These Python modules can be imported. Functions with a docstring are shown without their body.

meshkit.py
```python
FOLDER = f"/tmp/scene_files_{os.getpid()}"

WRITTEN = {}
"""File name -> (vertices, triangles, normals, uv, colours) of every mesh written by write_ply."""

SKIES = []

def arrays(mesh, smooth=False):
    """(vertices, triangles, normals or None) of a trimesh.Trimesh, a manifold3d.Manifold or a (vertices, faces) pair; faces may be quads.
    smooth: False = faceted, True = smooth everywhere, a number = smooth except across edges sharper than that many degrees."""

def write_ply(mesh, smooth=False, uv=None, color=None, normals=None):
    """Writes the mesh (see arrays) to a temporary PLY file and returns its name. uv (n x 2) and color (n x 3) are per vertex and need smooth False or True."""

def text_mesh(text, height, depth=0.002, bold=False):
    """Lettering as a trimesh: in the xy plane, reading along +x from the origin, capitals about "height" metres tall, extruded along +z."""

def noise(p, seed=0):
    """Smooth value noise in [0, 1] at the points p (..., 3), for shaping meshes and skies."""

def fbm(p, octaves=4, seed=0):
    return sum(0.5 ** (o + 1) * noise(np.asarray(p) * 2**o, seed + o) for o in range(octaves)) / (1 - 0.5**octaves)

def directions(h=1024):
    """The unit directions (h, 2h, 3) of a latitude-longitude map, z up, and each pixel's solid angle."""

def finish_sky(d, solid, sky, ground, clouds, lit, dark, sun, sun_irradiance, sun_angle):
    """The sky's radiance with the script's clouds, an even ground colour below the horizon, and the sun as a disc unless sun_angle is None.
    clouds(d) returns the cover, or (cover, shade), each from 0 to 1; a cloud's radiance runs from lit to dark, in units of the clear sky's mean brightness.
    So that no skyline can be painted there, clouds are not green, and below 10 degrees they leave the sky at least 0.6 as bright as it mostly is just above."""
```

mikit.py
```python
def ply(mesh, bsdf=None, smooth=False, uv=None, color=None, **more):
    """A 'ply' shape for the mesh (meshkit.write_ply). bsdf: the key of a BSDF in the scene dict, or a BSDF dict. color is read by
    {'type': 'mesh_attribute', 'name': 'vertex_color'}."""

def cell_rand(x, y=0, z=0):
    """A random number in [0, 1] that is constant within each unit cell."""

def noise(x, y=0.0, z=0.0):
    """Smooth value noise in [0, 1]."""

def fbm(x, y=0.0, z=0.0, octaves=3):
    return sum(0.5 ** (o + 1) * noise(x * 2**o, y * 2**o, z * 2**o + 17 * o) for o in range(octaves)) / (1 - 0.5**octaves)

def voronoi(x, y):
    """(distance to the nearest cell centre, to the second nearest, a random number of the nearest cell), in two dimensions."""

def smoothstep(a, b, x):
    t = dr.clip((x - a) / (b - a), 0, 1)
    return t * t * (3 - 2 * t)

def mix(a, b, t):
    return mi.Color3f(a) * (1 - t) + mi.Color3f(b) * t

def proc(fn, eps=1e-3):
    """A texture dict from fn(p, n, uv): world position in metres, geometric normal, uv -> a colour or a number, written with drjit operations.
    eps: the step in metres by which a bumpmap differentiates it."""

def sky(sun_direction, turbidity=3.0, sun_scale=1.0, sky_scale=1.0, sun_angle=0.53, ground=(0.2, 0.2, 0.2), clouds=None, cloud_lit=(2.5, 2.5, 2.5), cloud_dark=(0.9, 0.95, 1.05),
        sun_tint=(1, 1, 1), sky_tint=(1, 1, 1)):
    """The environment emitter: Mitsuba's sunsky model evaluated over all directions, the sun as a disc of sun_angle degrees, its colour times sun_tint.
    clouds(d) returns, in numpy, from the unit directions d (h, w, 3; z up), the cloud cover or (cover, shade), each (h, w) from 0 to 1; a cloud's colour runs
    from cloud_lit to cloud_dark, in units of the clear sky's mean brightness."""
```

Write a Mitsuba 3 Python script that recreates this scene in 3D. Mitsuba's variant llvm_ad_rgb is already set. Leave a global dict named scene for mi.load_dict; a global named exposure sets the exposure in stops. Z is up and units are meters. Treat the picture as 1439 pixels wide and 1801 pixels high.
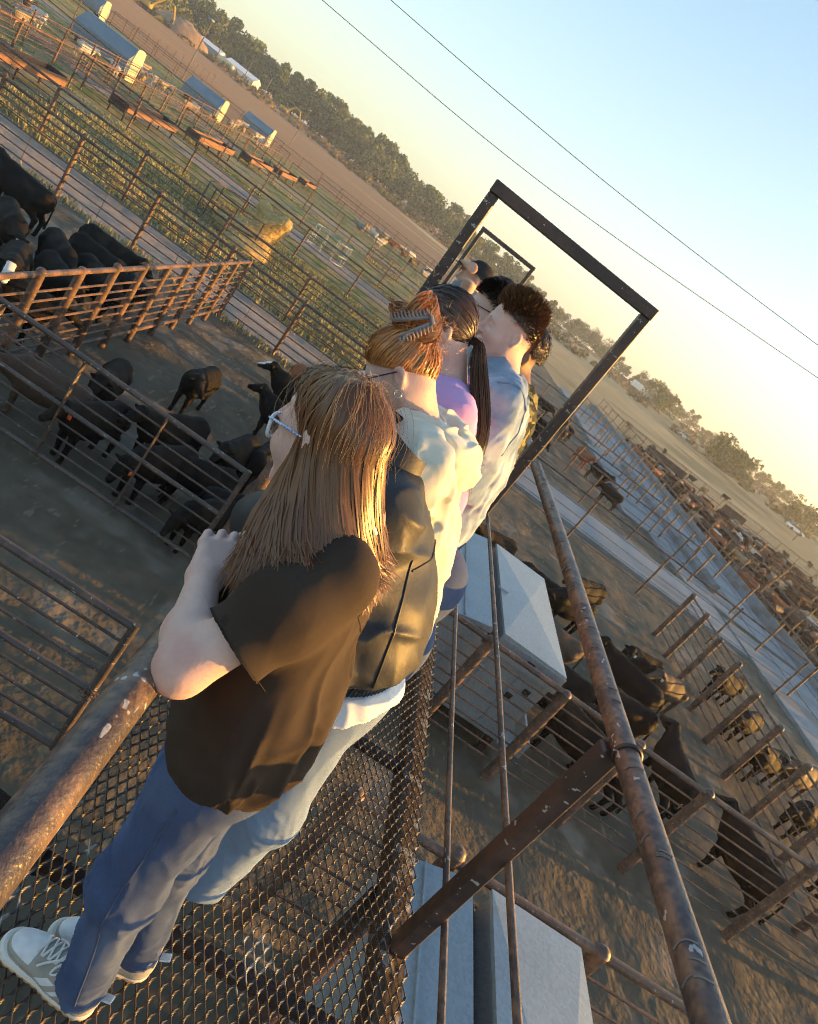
import math, os
import numpy as np, trimesh, drjit as dr, mitsuba as mi, mikit, meshkit
from mikit import proc, noise, fbm, voronoi, smoothstep, mix, cell_rand
T = mi.ScalarTransform4f
scene, labels = {}, {}
RNG = np.random.default_rng(7)

# ------------------------------------------------------------------ camera, sky, exposure
EYE = np.array([0.0, 0.0, 4.4])                       # phone held over the left rail of the catwalk
ROLL, PITCH, YAW = math.radians(38.4), math.radians(18.46), math.radians(8.34)
FWD = np.array([math.sin(YAW) * math.cos(PITCH), math.cos(YAW) * math.cos(PITCH), -math.sin(PITCH)])
_r0 = np.array([math.cos(YAW), -math.sin(YAW), 0.0]); _u0 = np.cross(_r0, FWD)
UP = math.cos(ROLL) * _u0 - math.sin(ROLL) * _r0
scene['camera'] = {'type': 'perspective', 'fov': 2 * math.degrees(math.atan(719.5 / 1260.0)), 'fov_axis': 'x',
                   'near_clip': 0.05, 'far_clip': 9000.0,
                   'to_world': T().look_at(origin=EYE.tolist(), target=(EYE + FWD).tolist(), up=UP.tolist())}
SUN_AZ, SUN_EL = math.radians(83.0), math.radians(6.5)
SUN = [math.sin(SUN_AZ) * math.cos(SUN_EL), math.cos(SUN_AZ) * math.cos(SUN_EL), math.sin(SUN_EL)]
def horizon_dust(d):
    """A thin veil of warm dust low in the sky, stronger towards the sun."""
    el = np.degrees(np.arcsin(np.clip(d[..., 2], -1, 1))); az = d[..., 0] * SUN[0] + d[..., 1] * SUN[1]
    return .62 * np.exp(-np.maximum(el, 0) / 9.0) * (.55 + .45 * np.clip(az, 0, 1))
scene['sky'] = mikit.sky(SUN, turbidity=3.2, sun_scale=1.0, sky_scale=1.0, sun_tint=(.92, .90, .82), sky_tint=(.81, .93, 1.07), clouds=horizon_dust, cloud_lit=(1.50, 1.34, .82))
exposure = 4.2

# ------------------------------------------------------------------ helpers
def add(key, mesh, bsdf, smooth=40, **kw):
    base, n = key, 0
    while key in scene:
        n += 1; key = f'{base}_{n:03d}'
    scene[key] = mesh if isinstance(mesh, dict) else mikit.ply(mesh, bsdf, smooth=smooth, **kw)
    return key
_names = {}
def new(name):
    n = _names.get(name, -1) + 1; _names[name] = n
    return name if n == 0 else f'{name}_{n:03d}'
def lab(key, label, cat=None, group=None, kind=None):
    d = {'label': label}
    if cat: d['category'] = cat
    if group: d['group'] = group
    if kind: d['kind'] = kind
    labels[key] = d
def cat(ms):
    ms = [m for m in ms if m is not None]
    return trimesh.util.concatenate([m if isinstance(m, trimesh.Trimesh) else trimesh.Trimesh(*m, process=False) for m in ms])
def unit(v):
    v = np.asarray(v, float); return v / np.linalg.norm(v)
def frame(d):
    d = unit(d); a = np.array([0, 0, 1.0]) if abs(d[2]) < 0.9 else np.array([1.0, 0, 0])
    u = unit(np.cross(a, d)); return u, np.cross(d, u), d
def tube(pts, r, n=10, caps=True, closed=False):
    """Polyline tube with mitred joints; r a number or one per point."""
    p = np.asarray(pts, float); m = len(p); r = np.broadcast_to(r, (m,))
    t = np.gradient(p, axis=0) if m > 2 else np.repeat((p[1] - p[0])[None], 2, 0)
    if closed: t = np.roll(p, -1, 0) - np.roll(p, 1, 0)
    t = t / (np.linalg.norm(t, axis=1, keepdims=True) + 1e-12)
    a = np.zeros((m, 3)); a[0] = frame(t[0])[0]
    for i in range(1, m):
        v = a[i - 1] - t[i] * (a[i - 1] @ t[i]); a[i] = v / (np.linalg.norm(v) + 1e-12)
    b = np.cross(t, a); th = np.arange(n) * 2 * np.pi / n
    v = (p[:, None] + r[:, None, None] * (np.cos(th)[None, :, None] * a[:, None] + np.sin(th)[None, :, None] * b[:, None])).reshape(-1, 3)
    f = []
    for i in range(m if closed else m - 1):
        i2 = (i + 1) % m
        for j in range(n):
            k = (j + 1) % n
            f += [[i * n + j, i * n + k, i2 * n + k], [i * n + j, i2 * n + k, i2 * n + j]]
    if caps and not closed:
        v = np.vstack([v, p[0], p[-1]]); c0, c1 = m * n, m * n + 1
        for j in range(n):
            k = (j + 1) % n
            f += [[c0, k, j], [c1, (m - 1) * n + j, (m - 1) * n + k]]
    return trimesh.Trimesh(v, np.array(f), process=False)
def pipe(p0, p1, r, n=10):
    return tube([p0, p1], r, n)
def capped_post(p0, p1, r, n=12):
    """A pipe post with a domed weld cap."""
    p0, p1 = np.asarray(p0, float), np.asarray(p1, float); d = unit(p1 - p0)
    pts, rs = [p0, p1], [r, r]
    for a in np.radians([8, 40, 65, 85]):
        pts.append(p1 + d * r * math.sin(a) * .9); rs.append(r * 1.08 * math.cos(a))
    return tube(pts, np.array(rs), n)
def box(c, s, rot=None, bevel=0.0):
    """Box of full size s with optional chamfered edges, centred at c; rot about z in radians or a 3x3 matrix."""
    s = np.asarray(s, float) / 2
    if bevel > 0:
        import manifold3d as m3
        b = min(bevel, s.min() * .9); pts = []
        for k in range(3):
            e = s - b; e[k] = s[k]
            pts += [[x * e[0], y * e[1], z * e[2]] for x in (-1, 1) for y in (-1, 1) for z in (-1, 1)]
        m = m3.Manifold.hull_points(np.array(pts)).to_mesh()
        m = trimesh.Trimesh(m.vert_properties[:, :3], m.tri_verts, process=False)
    else:
        m = trimesh.creation.box(2 * s)
    if rot is not None:
        R = rot if np.ndim(rot) == 2 else np.array([[math.cos(rot), -math.sin(rot), 0], [math.sin(rot), math.cos(rot), 0], [0, 0, 1]])
        m.vertices = m.vertices @ R.T
    m.vertices = m.vertices + np.asarray(c, float); return m
def bar(p0, p1, w, h, bevel=0.004):
    """Square bar from p0 to p1."""
    p0, p1 = np.asarray(p0, float), np.asarray(p1, float); u, v, d = frame(p1 - p0)
    return box((p0 + p1) / 2, (w, h, np.linalg.norm(p1 - p0)), np.stack([u, v, d], 1), bevel)
def sheet(poly, z0, z1):
    """Vertical prism of a 2-D polygon."""
    from shapely.geometry import Polygon
    m = trimesh.creation.extrude_polygon(Polygon(poly), z1 - z0, engine='earcut'); m.vertices[:, 2] += z0; return m
def matrix(loc=(0, 0, 0), rz=0.0, s=1.0, tilt=None):
    m = T().translate(list(map(float, loc))).rotate([0, 0, 1], math.degrees(rz))
    if tilt is not None: m = m.rotate(list(tilt[0]), tilt[1])
    return m.scale([s, s, s] if np.isscalar(s) else list(map(float, s)))

# ---- signed distance modelling (numpy) meshed with surface nets
def sd_cone(p, a, b, ra, rb):
    a, b = np.asarray(a, float), np.asarray(b, float); ba = b - a; l2 = ba @ ba + 1e-12
    h = np.clip(((p - a) @ ba) / l2, 0, 1)
    return np.linalg.norm(p - a - h[..., None] * ba, axis=-1) - (ra + (rb - ra) * h)
def sd_ell(p, c, r, R=None):
    q = p - np.asarray(c, float)
    if R is not None: q = q @ R
    r = np.asarray(r, float); k0 = np.linalg.norm(q / r, axis=-1); k1 = np.linalg.norm(q / (r * r), axis=-1)
    return k0 * (k0 - 1) / (k1 + 1e-9)
def sd_box(p, c, h, R=None, rd=0.0):
    q = p - np.asarray(c, float)
    if R is not None: q = q @ R
    q = np.abs(q) - (np.asarray(h, float) - rd)
    return np.linalg.norm(np.maximum(q, 0), axis=-1) + np.minimum(q.max(-1), 0) - rd
def smin(a, b, k):
    h = np.maximum(k - np.abs(a - b), 0) / k
    return np.minimum(a, b) - h * h * k * .25
def smax(a, b, k): return -smin(-a, -b, k)
def union(k, *d):
    o = d[0]
    for x in d[1:]: o = smin(o, x, k)
    return o
from concurrent.futures import ThreadPoolExecutor
POOL = ThreadPoolExecutor(4)
def nets(f, lo, hi, h, slack=.004):
    """Surface nets of f(p)<0 in the box lo..hi with cell h, evaluated only near the surface."""
    lo, hi = np.asarray(lo, float), np.asarray(hi, float)
    n = np.ceil((hi - lo) / h).astype(int) + 1
    c = 4; nc = np.ceil((n - 1) / c).astype(int)                       # coarse blocks
    g = np.stack(np.meshgrid(*[np.arange(k) for k in nc], indexing='ij'), -1).reshape(-1, 3)
    d = f(lo + (g * c + c / 2) * h)
    near = np.abs(d) < c * h * 1.12 + slack
    F = np.where(np.repeat(np.repeat(np.repeat((d < 0).reshape(nc), c, 0), c, 1), c, 2), -1.0, 1.0)
    F = np.pad(F, ((0, 1),) * 3, mode='edge')
    o = np.stack(np.meshgrid(*[np.arange(c + 1)] * 3, indexing='ij'), -1).reshape(-1, 3)
    gn = g[near]
    def chunk(i):
        idx = (gn[i:i + 400, None] * c + o).reshape(-1, 3)
        return idx, f(lo + idx * h)
    for idx, val in POOL.map(chunk, range(0, len(gn), 400)):
        F[idx[:, 0], idx[:, 1], idx[:, 2]] = val
    for ax in range(3):                                                # close at the box
        sl = [slice(None)] * 3
        for e in (0, -1):
            sl[ax] = e; F[tuple(sl)] = np.maximum(F[tuple(sl)], h * .5)
    s = F < 0; N = np.array(F.shape)
    cs = np.zeros(N - 1, int)
    for dx in (0, 1):
        for dy in (0, 1):
            for dz in (0, 1): cs += s[dx:N[0] - 1 + dx, dy:N[1] - 1 + dy, dz:N[2] - 1 + dz]
    act = (cs > 0) & (cs < 8); ijk = np.argwhere(act)
    vid = np.full(act.shape, -1); vid[act] = np.arange(len(ijk))
    acc, cnt = np.zeros((len(ijk), 3)), np.zeros(len(ijk))
    cor = [(0, 0, 0), (1, 0, 0), (0, 1, 0), (1, 1, 0), (0, 0, 1), (1, 0, 1), (0, 1, 1), (1, 1, 1)]
    for a in range(8):
        for b in range(a + 1, 8):
            A, B = np.array(cor[a]), np.array(cor[b])
            if np.abs(A - B).sum() != 1: continue
            pa, pb = ijk + A, ijk + B
            fa, fb = F[pa[:, 0], pa[:, 1], pa[:, 2]], F[pb[:, 0], pb[:, 1], pb[:, 2]]
            m = (fa < 0) != (fb < 0); t = fa[m] / (fa[m] - fb[m])
            acc[m] += A + (B - A) * t[:, None]; cnt[m] += 1
    v = lo + (ijk + acc / cnt[:, None]) * h
    faces = []
    for ax in range(3):
        u, w = [(1, 2), (2, 0), (0, 1)][ax]
        sl0, sl1 = [slice(1, -1)] * 3, [slice(1, -1)] * 3
        sl0[ax] = slice(0, -1); sl1[ax] = slice(1, None)
        a, b = s[tuple(sl0)], s[tuple(sl1)]
        for e, flip in ((a & ~b, False), (~a & b, True)):
            q = np.argwhere(e)
            if not len(q): continue
            q = q + 1; q[:, ax] -= 1
            du, dw = np.zeros(3, int), np.zeros(3, int); du[u] = 1; dw[w] = 1
            i0, i1, i2, i3 = [vid[tuple((q - x).T)] for x in (0 * du, du, du + dw, dw)]
            qd = np.stack([i0, i1, i2, i3], 1) if not flip else np.stack([i3, i2, i1, i0], 1)
            faces.append(qd[(qd >= 0).all(1)])
    q = np.vstack(faces)
    m = trimesh.Trimesh(v, np.vstack([q[:, [0, 1, 2]], q[:, [0, 2, 3]]]), process=False)
    return m
def project(f, q, d, off=.001, n=28, k=.75):
    """Moves all points along d until they lie off metres outside the surface f."""
    q = np.array(q, float); d = np.array(d, float); d = d / np.linalg.norm(d, axis=-1, keepdims=True)
    for _ in range(n): q = q + d * ((f(q) - off) * k)[..., None]
    return q
def keep_big(m, k=60):
    parts = m.split(only_watertight=False)
    return cat([p for p in parts if len(p.faces) >= k]) if len(parts) > 1 else m

# ------------------------------------------------------------------ materials
def pr(col, rough=0.6, **kw):
    d = {'type': 'principled', 'base_color': col if isinstance(col, dict) else {'type': 'rgb', 'value': list(col)}, 'roughness': rough, **kw}
    return {'type': 'twosided', 'bsdf': d}
def bump(b, fn, scale, eps=1e-3):
    return {'type': 'twosided', 'bsdf': {'type': 'bumpmap', 'nested_texture': proc(fn, eps), 'scale': scale, 'bsdf': b['bsdf']}}
def M(key, b): scene[key] = b; return key
def rust_col(a, b, drop, sc=1.0):
    def fn(p, n, uv):
        f = fbm(p.x * 9 * sc, p.y * 9 * sc, p.z * 9 * sc, 3)
        g = fbm(p.x * 60 * sc, p.y * 60 * sc, p.z * 60 * sc, 2)
        c = mix(a, b, smoothstep(.38, .68, f * .7 + g * .3))
        w = smoothstep(.75, .80, noise(p.x * 38, p.y * 22, p.z * 38) * .62 + noise(p.x * 120, p.y * 90, p.z * 120) * .38)
        return mix(c, mi.Color3f(.62, .62, .60), w * drop)
    return fn
M('rail_steel', bump(pr(proc(rust_col((.055, .042, .042), (.20, .125, .085), .55)), .42, specular=.6),
                     lambda p, n, uv: fbm(p.x * 160, p.y * 160, p.z * 160, 3), .0022, 4e-4))
M('pipe_steel', pr(proc(rust_col((.085, .055, .045), (.19, .105, .07), .35, .6)), .5, specular=.5))
M('frame_steel', pr(proc(rust_col((.040, .028, .026), (.085, .047, .037), .5, .5)), .45, specular=.5))
M('gate_steel', pr(proc(rust_col((.07, .055, .05), (.12, .085, .07), .5, .5)), .45, specular=.5))
M('deck_steel', pr(proc(lambda p, n, uv: mix(mix((.045, .036, .030), (.10, .07, .05), smoothstep(.4, .7, fbm(p.x * 14, p.y * 14, 0, 3))),
                                            (.42, .41, .38), smoothstep(.72, .82, noise(p.x * 9, p.y * 6, 3.) * .6 + noise(p.x * 45, p.y * 45, p.z * 45) * .4) * .8)), .5, specular=.5))
M('crusted_edge', bump(pr(proc(lambda p, n, uv: mix(mix((.07, .05, .04), (.20, .14, .10), fbm(p.x * 30, p.y * 30, p.z * 30, 3)), (.45, .42, .38), smoothstep(.6, .75, fbm(p.x * 17, p.y * 17, p.z * 17 + 5, 3)))), .9),
                       lambda p, n, uv: fbm(p.x * 55, p.y * 55, p.z * 55, 3), .004))
def galv(p, n, uv):
    a, b, c = voronoi(p.x * 55 + p.z * 21, p.y * 55 + p.z * 34)
    k = .26 + .06 * c + .09 * fbm(p.x * 2.2, p.y * 2.2, p.z * 2.2, 3)
    return mix(mi.Color3f(.86, 1.0, 1.10) * k, (.20, .17, .14), smoothstep(.62, .8, fbm(p.x * 3, p.y * 3, p.z * 5 + 9, 4)) * .5)
M('galvanized', pr(proc(galv), .42, metallic=.35, specular=.5))
M('dark_gap', pr((.03, .026, .024), .9))
def conc(p, n, uv):
    f = fbm(p.x * .6, p.y * .6, 0, 4); g = fbm(p.x * 7, p.y * 7, p.z * 7, 3)
    s = fbm(p.x * .25, p.y * 2.5, 3., 3)
    c = mix((.125, .15, .17), (.235, .27, .295), f * .6 + g * .4)
    return mix(c, (.13, .11, .09), smoothstep(.52, .75, s) * .55)
M('concrete', pr(proc(conc), .85))
M('rust_orange', pr(proc(lambda p, n, uv: mix((.17, .085, .048), (.26, .14, .08), fbm(p.x * 4, p.y * 4, p.z * 4, 3))), .7))
M('cream_paint', pr((.58, .54, .36), .6))
M('white_paint', pr((.78, .78, .76), .4))
M('blue_steel', pr(proc(lambda p, n, uv: mix((.17, .22, .27), (.25, .30, .34), fbm(p.x, p.y, p.z * 3, 3))), .5, metallic=.2))
M('black_rubber', pr((.02, .02, .02), .7))
M('glass_dark', pr((.03, .04, .05), .1, specular=.8))
M('yellow_paint', pr((.50, .33, .04), .5))
# ------------------------------------------------------------------ ground: one sheet, dirt pens, gravel lanes, frosted pasture, stubble field
def terrain(x, y):
    x, y = np.asarray(x, float), np.asarray(y, float)
    r = np.hypot(x, y); t = np.clip((r - 95) / 330, 0, 1)
    z = 4.9 * t * t * (3 - 2 * t)
    p = np.stack([x, y, 0 * x], -1)
    near = np.clip(1 - (r - 30) / 60, 0, 1)
    pen = ((y < 16.4) | (x > 0)).astype(float)
    z = z + near * ((meshkit.fbm(p * 1.1, 3, 3) - .5) * .10 + (meshkit.fbm(p * 5.5, 3, 9) - .5) * .040 * (0.4 + .6 * pen))
    z = z - .07 * near * ((y > 16.9) & (y < 19.6) & (x < -.5))
    return z - .02
def ground_mesh():
    def line(a, b, h, far):
        c = list(np.arange(a, b, h)); s = h; v = c[-1]
        up = []
        while v < far: s *= 1.14; v += s; up.append(v)
        s = h; v = a; dn = []
        while v > -far: s *= 1.14; v -= s; dn.append(v)
        return np.array(dn[::-1] + c + up)
    xs, ys = line(-13.5, 13.5, .11, 4200), line(2.0, 22.0, .11, 4200)
    X, Y = np.meshgrid(xs, ys, indexing='ij'); V = np.stack([X, Y, terrain(X, Y)], -1).reshape(-1, 3)
    i, j = np.meshgrid(np.arange(len(xs) - 1), np.arange(len(ys) - 1), indexing='ij'); k = (i * len(ys) + j).ravel(); n = len(ys)
    F = np.vstack([np.stack([k, k + n, k + n + 1], 1), np.stack([k, k + n + 1, k + 1], 1)])
    return trimesh.Trimesh(V, F, process=False)
def ground_col(p, n, uv):
    x, y = p.x, p.y
    wob = (fbm(x * .35, y * .35, 0, 3) - .5) * 2.2
    fine = fbm(x * 6, y * 6, 0, 4); big = fbm(x * .5, y * .5, 3, 3); mid = fbm(x * 1.9, y * 1.9, 1, 3)
    dirt = mix((.076, .063, .045), (.165, .140, .104), fine * .55 + mid * .45)
    dirt = mix(dirt, (.23, .20, .165), smoothstep(.60, .78, fbm(x * 1.3 + 4, y * 1.3, 7, 4)) * .7)
    straw = smoothstep(.70, .82, fbm(x * 14, y * 4, 2, 3)); dirt = mix(dirt, (.26, .22, .14), straw * .5)
    gravel = mix((.20, .165, .135), (.34, .29, .25), fine * .6 + fbm(x * .4, y * 3.2, 5, 3) * .4)
    grass = mix((.16, .17, .11), (.34, .29, .155), smoothstep(.3, .7, mid * .6 + fine * .4))
    grass = mix(grass, (.15, .17, .14), smoothstep(.45, .7, big) * .6)
    turf = mix((.16, .14, .06), (.26, .21, .12), fine)
    turf = mix(turf, (.10, .13, .04), smoothstep(.5, .65, mid))
    field = mix((.17, .105, .060), (.27, .18, .105), fbm(x * .06, y * .30, 0, 4) * .7 + fine * .3)
    field = mix(field, (.36, .28, .15), smoothstep(.60, .74, fbm(x * .012 + 3, y * .05, 0, 3)))
    dry = mix((.22, .165, .09), (.36, .275, .155), fbm(x * .3, y * .3, 0, 4))
    dry = mix(dry, (.16, .14, .075), smoothstep(.58, .75, fbm(x * .05, y * .05, 2, 3)))
    c = dirt
    left = x + wob * .2 < -.2
    def band(a, b, w=.5): return smoothstep(a - w, a + w, y + wob * .45) * (1 - smoothstep(b - w, b + w, y + wob * .45))
    L = dr.select(left & (x > -60), 1.0, 0.0)
    c = mix(c, gravel, band(16.7, 19.9, .25) * L)
    c = mix(c, grass, band(20.2, 31.2) * L * smoothstep(-14.2, -13.2, x + wob * .3))
    c = mix(c, turf, band(31.0, 36.2) * L)
    c = mix(c, gravel * .9, band(36.3, 40.6) * L * smoothstep(-19.5, -18.5, x))
    c = mix(c, turf, band(41.0, 90.0) * L)
    c = mix(c, gravel * .85, band(56, 59.5, .4) * L * .8)
    c = mix(c, grass * .9, smoothstep(-13.6, -14.4, x) * smoothstep(-16.6, -16.0, x) * band(20, 60) * .8)
    c = mix(c, field, smoothstep(89, 92, y + wob * .5) * dr.select(x < 14, 1.0, 0.0))
    c = mix(c, dry, smoothstep(66, 69, y + wob) * dr.select(x >= 14, 1.0, 0.0))
    c = mix(c, dry * .8, smoothstep(62, 66, x + wob))
    return c
M('ground_soil', bump(pr(proc(ground_col), .95, specular=.2), lambda p, n, uv: fbm(p.x * 14, p.y * 14, 0, 4) * dr.select(p.y < 45, 1.0, 0.0), .022, 4e-3))
add('ground', ground_mesh(), 'ground_soil', smooth=True)
lab('ground', 'trampled brown earth of the feedlot with gravel lanes and dry fields beyond', kind='structure')

def slab(name, label, x0, x1, y0, y1, z, bs='concrete'):
    k = new(name); add(k, box(((x0 + x1) / 2, (y0 + y1) / 2, z - .15), (x1 - x0, y1 - y0, .3), bevel=.02), bs, smooth=False)
    lab(k, label, kind='structure')
slab('concrete_apron', 'pale concrete strip across the alley behind the near right pen', 1.6, 14.6, 20.9, 24.6, .10)
# long concrete feeding alley on the right, with a raised bunk on each side
k = new('concrete_alley')
add(k, cat([sheet([(13.4, 24.9), (19.0, 24.0), (19.0, 70), (14.2, 70), (13.0, 44), (12.2, 43.6), (12.6, 34.2), (11.4, 34.0), (11.7, 29.6), (12.9, 29.2)], -.2, .10)]), 'concrete', smooth=False)
lab(k, 'long grey concrete feeding alley running away on the right', kind='structure')
k = new('concrete_alley'); add(k, box((16.9, 20.0, -.06), (4.2, 7.6, .3), bevel=.02), 'concrete', False)
lab(k, 'concrete floor of the near end of the right feeding alley', kind='structure')

def feed_bunk(x, y0, y1, w, label):
    k = new('feed_bunk'); prof = [(-w / 2, 0), (w / 2, 0), (w / 2, .50), (w / 2 - .10, .50), (w / 2 - .16, .20), (-w / 2 + .16, .20), (-w / 2 + .10, .34), (-w / 2, .34)]
    n = int((y1 - y0) / 3.05)
    for i in range(n):
        a, b = y0 + (y1 - y0) * i / n + .012, y0 + (y1 - y0) * (i + 1) / n - .012
        m = sheet(prof, 0, b - a); v = m.vertices.copy(); m.vertices = np.stack([x + v[:, 0], b - v[:, 2], v[:, 1]], 1)
        add(k + '__section', m, 'concrete', False)
    lab(k, label, 'feed bunk')
feed_bunk(19.3, 17.0, 76, .56, 'long pale concrete feed bunk along the crowded right pens')
feed_bunk(15.35, 26.5, 44.5, .30, 'narrow concrete curb bunk down the middle of the right feeding alley')

# ------------------------------------------------------------------ pipe fences
_proto = {}
def proto(kind, *a, bs='pipe_steel'):
    q = (kind, a, bs)
    if q not in _proto:
        m = capped_post((0, 0, -.3), (0, 0, a[1]), a[0], a[2]) if kind == 'post' else pipe((0, 0, 0), (0, 0, 1), a[0], a[1])
        _proto[q] = mikit.ply(m, bs, smooth=50)
    return _proto[q]
def rail_between(key, p0, p1, r, n=8, bs='pipe_steel'):
    p0, p1 = np.asarray(p0, float), np.asarray(p1, float); L = np.linalg.norm(p1 - p0); u, v, d = frame(p1 - p0)
    m = np.eye(4); m[:3, 0], m[:3, 1], m[:3, 2], m[:3, 3] = u, v, d * L, p0
    return add(key, {**proto('rail', r, n, bs=bs), 'to_world': T(m)}, None)
def fence(label, p0, p1, step, H=1.45, pr_=.045, tr=.033, rods=(.22, .42, .62, .82, 1.02, 1.22), rr=.011, stays=True, group=None, bs='pipe_steel', n=10, name='pipe_fence', ts=None, low=None):
    k = new(name); p0, p1 = np.array([*p0, 0.0]), np.array([*p1, 0.0]); L = np.linalg.norm(p1 - p0)
    if ts is None:
        m = max(1, round(L / step)); ts = np.arange(m + 1) / m
    for i, t in enumerate(ts):
        q = p0 + (p1 - p0) * t; q[2] = float(terrain(q[0], q[1]))
        add(k + '__post', {**proto('post', pr_, H, n, bs=bs), 'to_world': matrix(q, 0, (1, 1, 1 + .015 * math.sin(i * 2.3)))}, None)
        if stays and i + 1 < len(ts):
            q2 = p0 + (p1 - p0) * (t + ts[i + 1]) / 2; q2[2] = float(terrain(q2[0], q2[1]))
            rail_between(k + '__stay', q2 + [0, 0, .12], q2 + [0, 0, H - .04], .007, 6, bs)
    z0, z1 = float(terrain(p0[0], p0[1])), float(terrain(p1[0], p1[1])); up0, up1 = np.array([0, 0, z0]), np.array([0, 0, z1])
    e = np.array([0, 0, 1.0])
    rail_between(k + '__top_rail', p0 + up0 + e * (H - .03), p1 + up1 + e * (H - .03), tr, n, bs)
    if low: rail_between(k + '__bottom_rail', p0 + up0 + e * low, p1 + up1 + e * low, tr * .9, n, bs)
    for z in rods: rail_between(k + '__rod', p0 + up0 + e * z, p1 + up1 + e * z, rr, 6, bs)
    lab(k, label, 'fence', group); return k
R8 = (.36, .50, .64, .78, .92, 1.06, 1.20)
fence('sunlit brown pipe fence with domed posts dividing the two left cattle pens', (-3.72, 7.1), (-3.85, 16.45), .95, 1.47, .056, .036, R8, .015, False, low=.2, n=12)
fence('dark pipe fence between the left cattle pens and the gravel lane', (-15.9, 16.62), (-.45, 16.62), 2.02, 1.45, .046, .034, n=10, rr=.015, rods=(.2, .38, .56, .74, .92, 1.08, 1.24))
fence('dark pipe fence along the far edge of the gravel lane, before the pale grass', (-16.3, 20.35), (-.55, 20.35), 2.5, 1.45, .045, .033, rr=.015, rods=(.2, .38, .56, .74, .92, 1.08, 1.24))
fence('pipe fence on the far side of the pasture with the hay ring', (-16.5, 30.8), (-.55, 30.8), 2.62, 1.45, .042, .03, (.25, .45, .65, .85, 1.05, 1.22), .015)
for y, t in ((41.9, 'pipe fence behind the gravel lane that crosses the far left pens'), (53.0, 'second cross fence behind the far gravel lane, posts standing in short grass'), (66.0, 'third cross fence behind the far gravel lane in the far left pens'), (78.0, 'fourth cross fence, just in front of the last left pen')):
    fence(t, (-16.6, y), (-.55, y), 2.65, 1.45, .042, .03, (.3, .6, .9, 1.2), stays=False, n=6)
fence('long boundary pipe fence along the edge of the brown field', (-46, 88), (-.5, 91.5), 2.7, 1.45, .04, .03, (.3, .6, .9, 1.2), stays=False, n=6)
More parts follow.
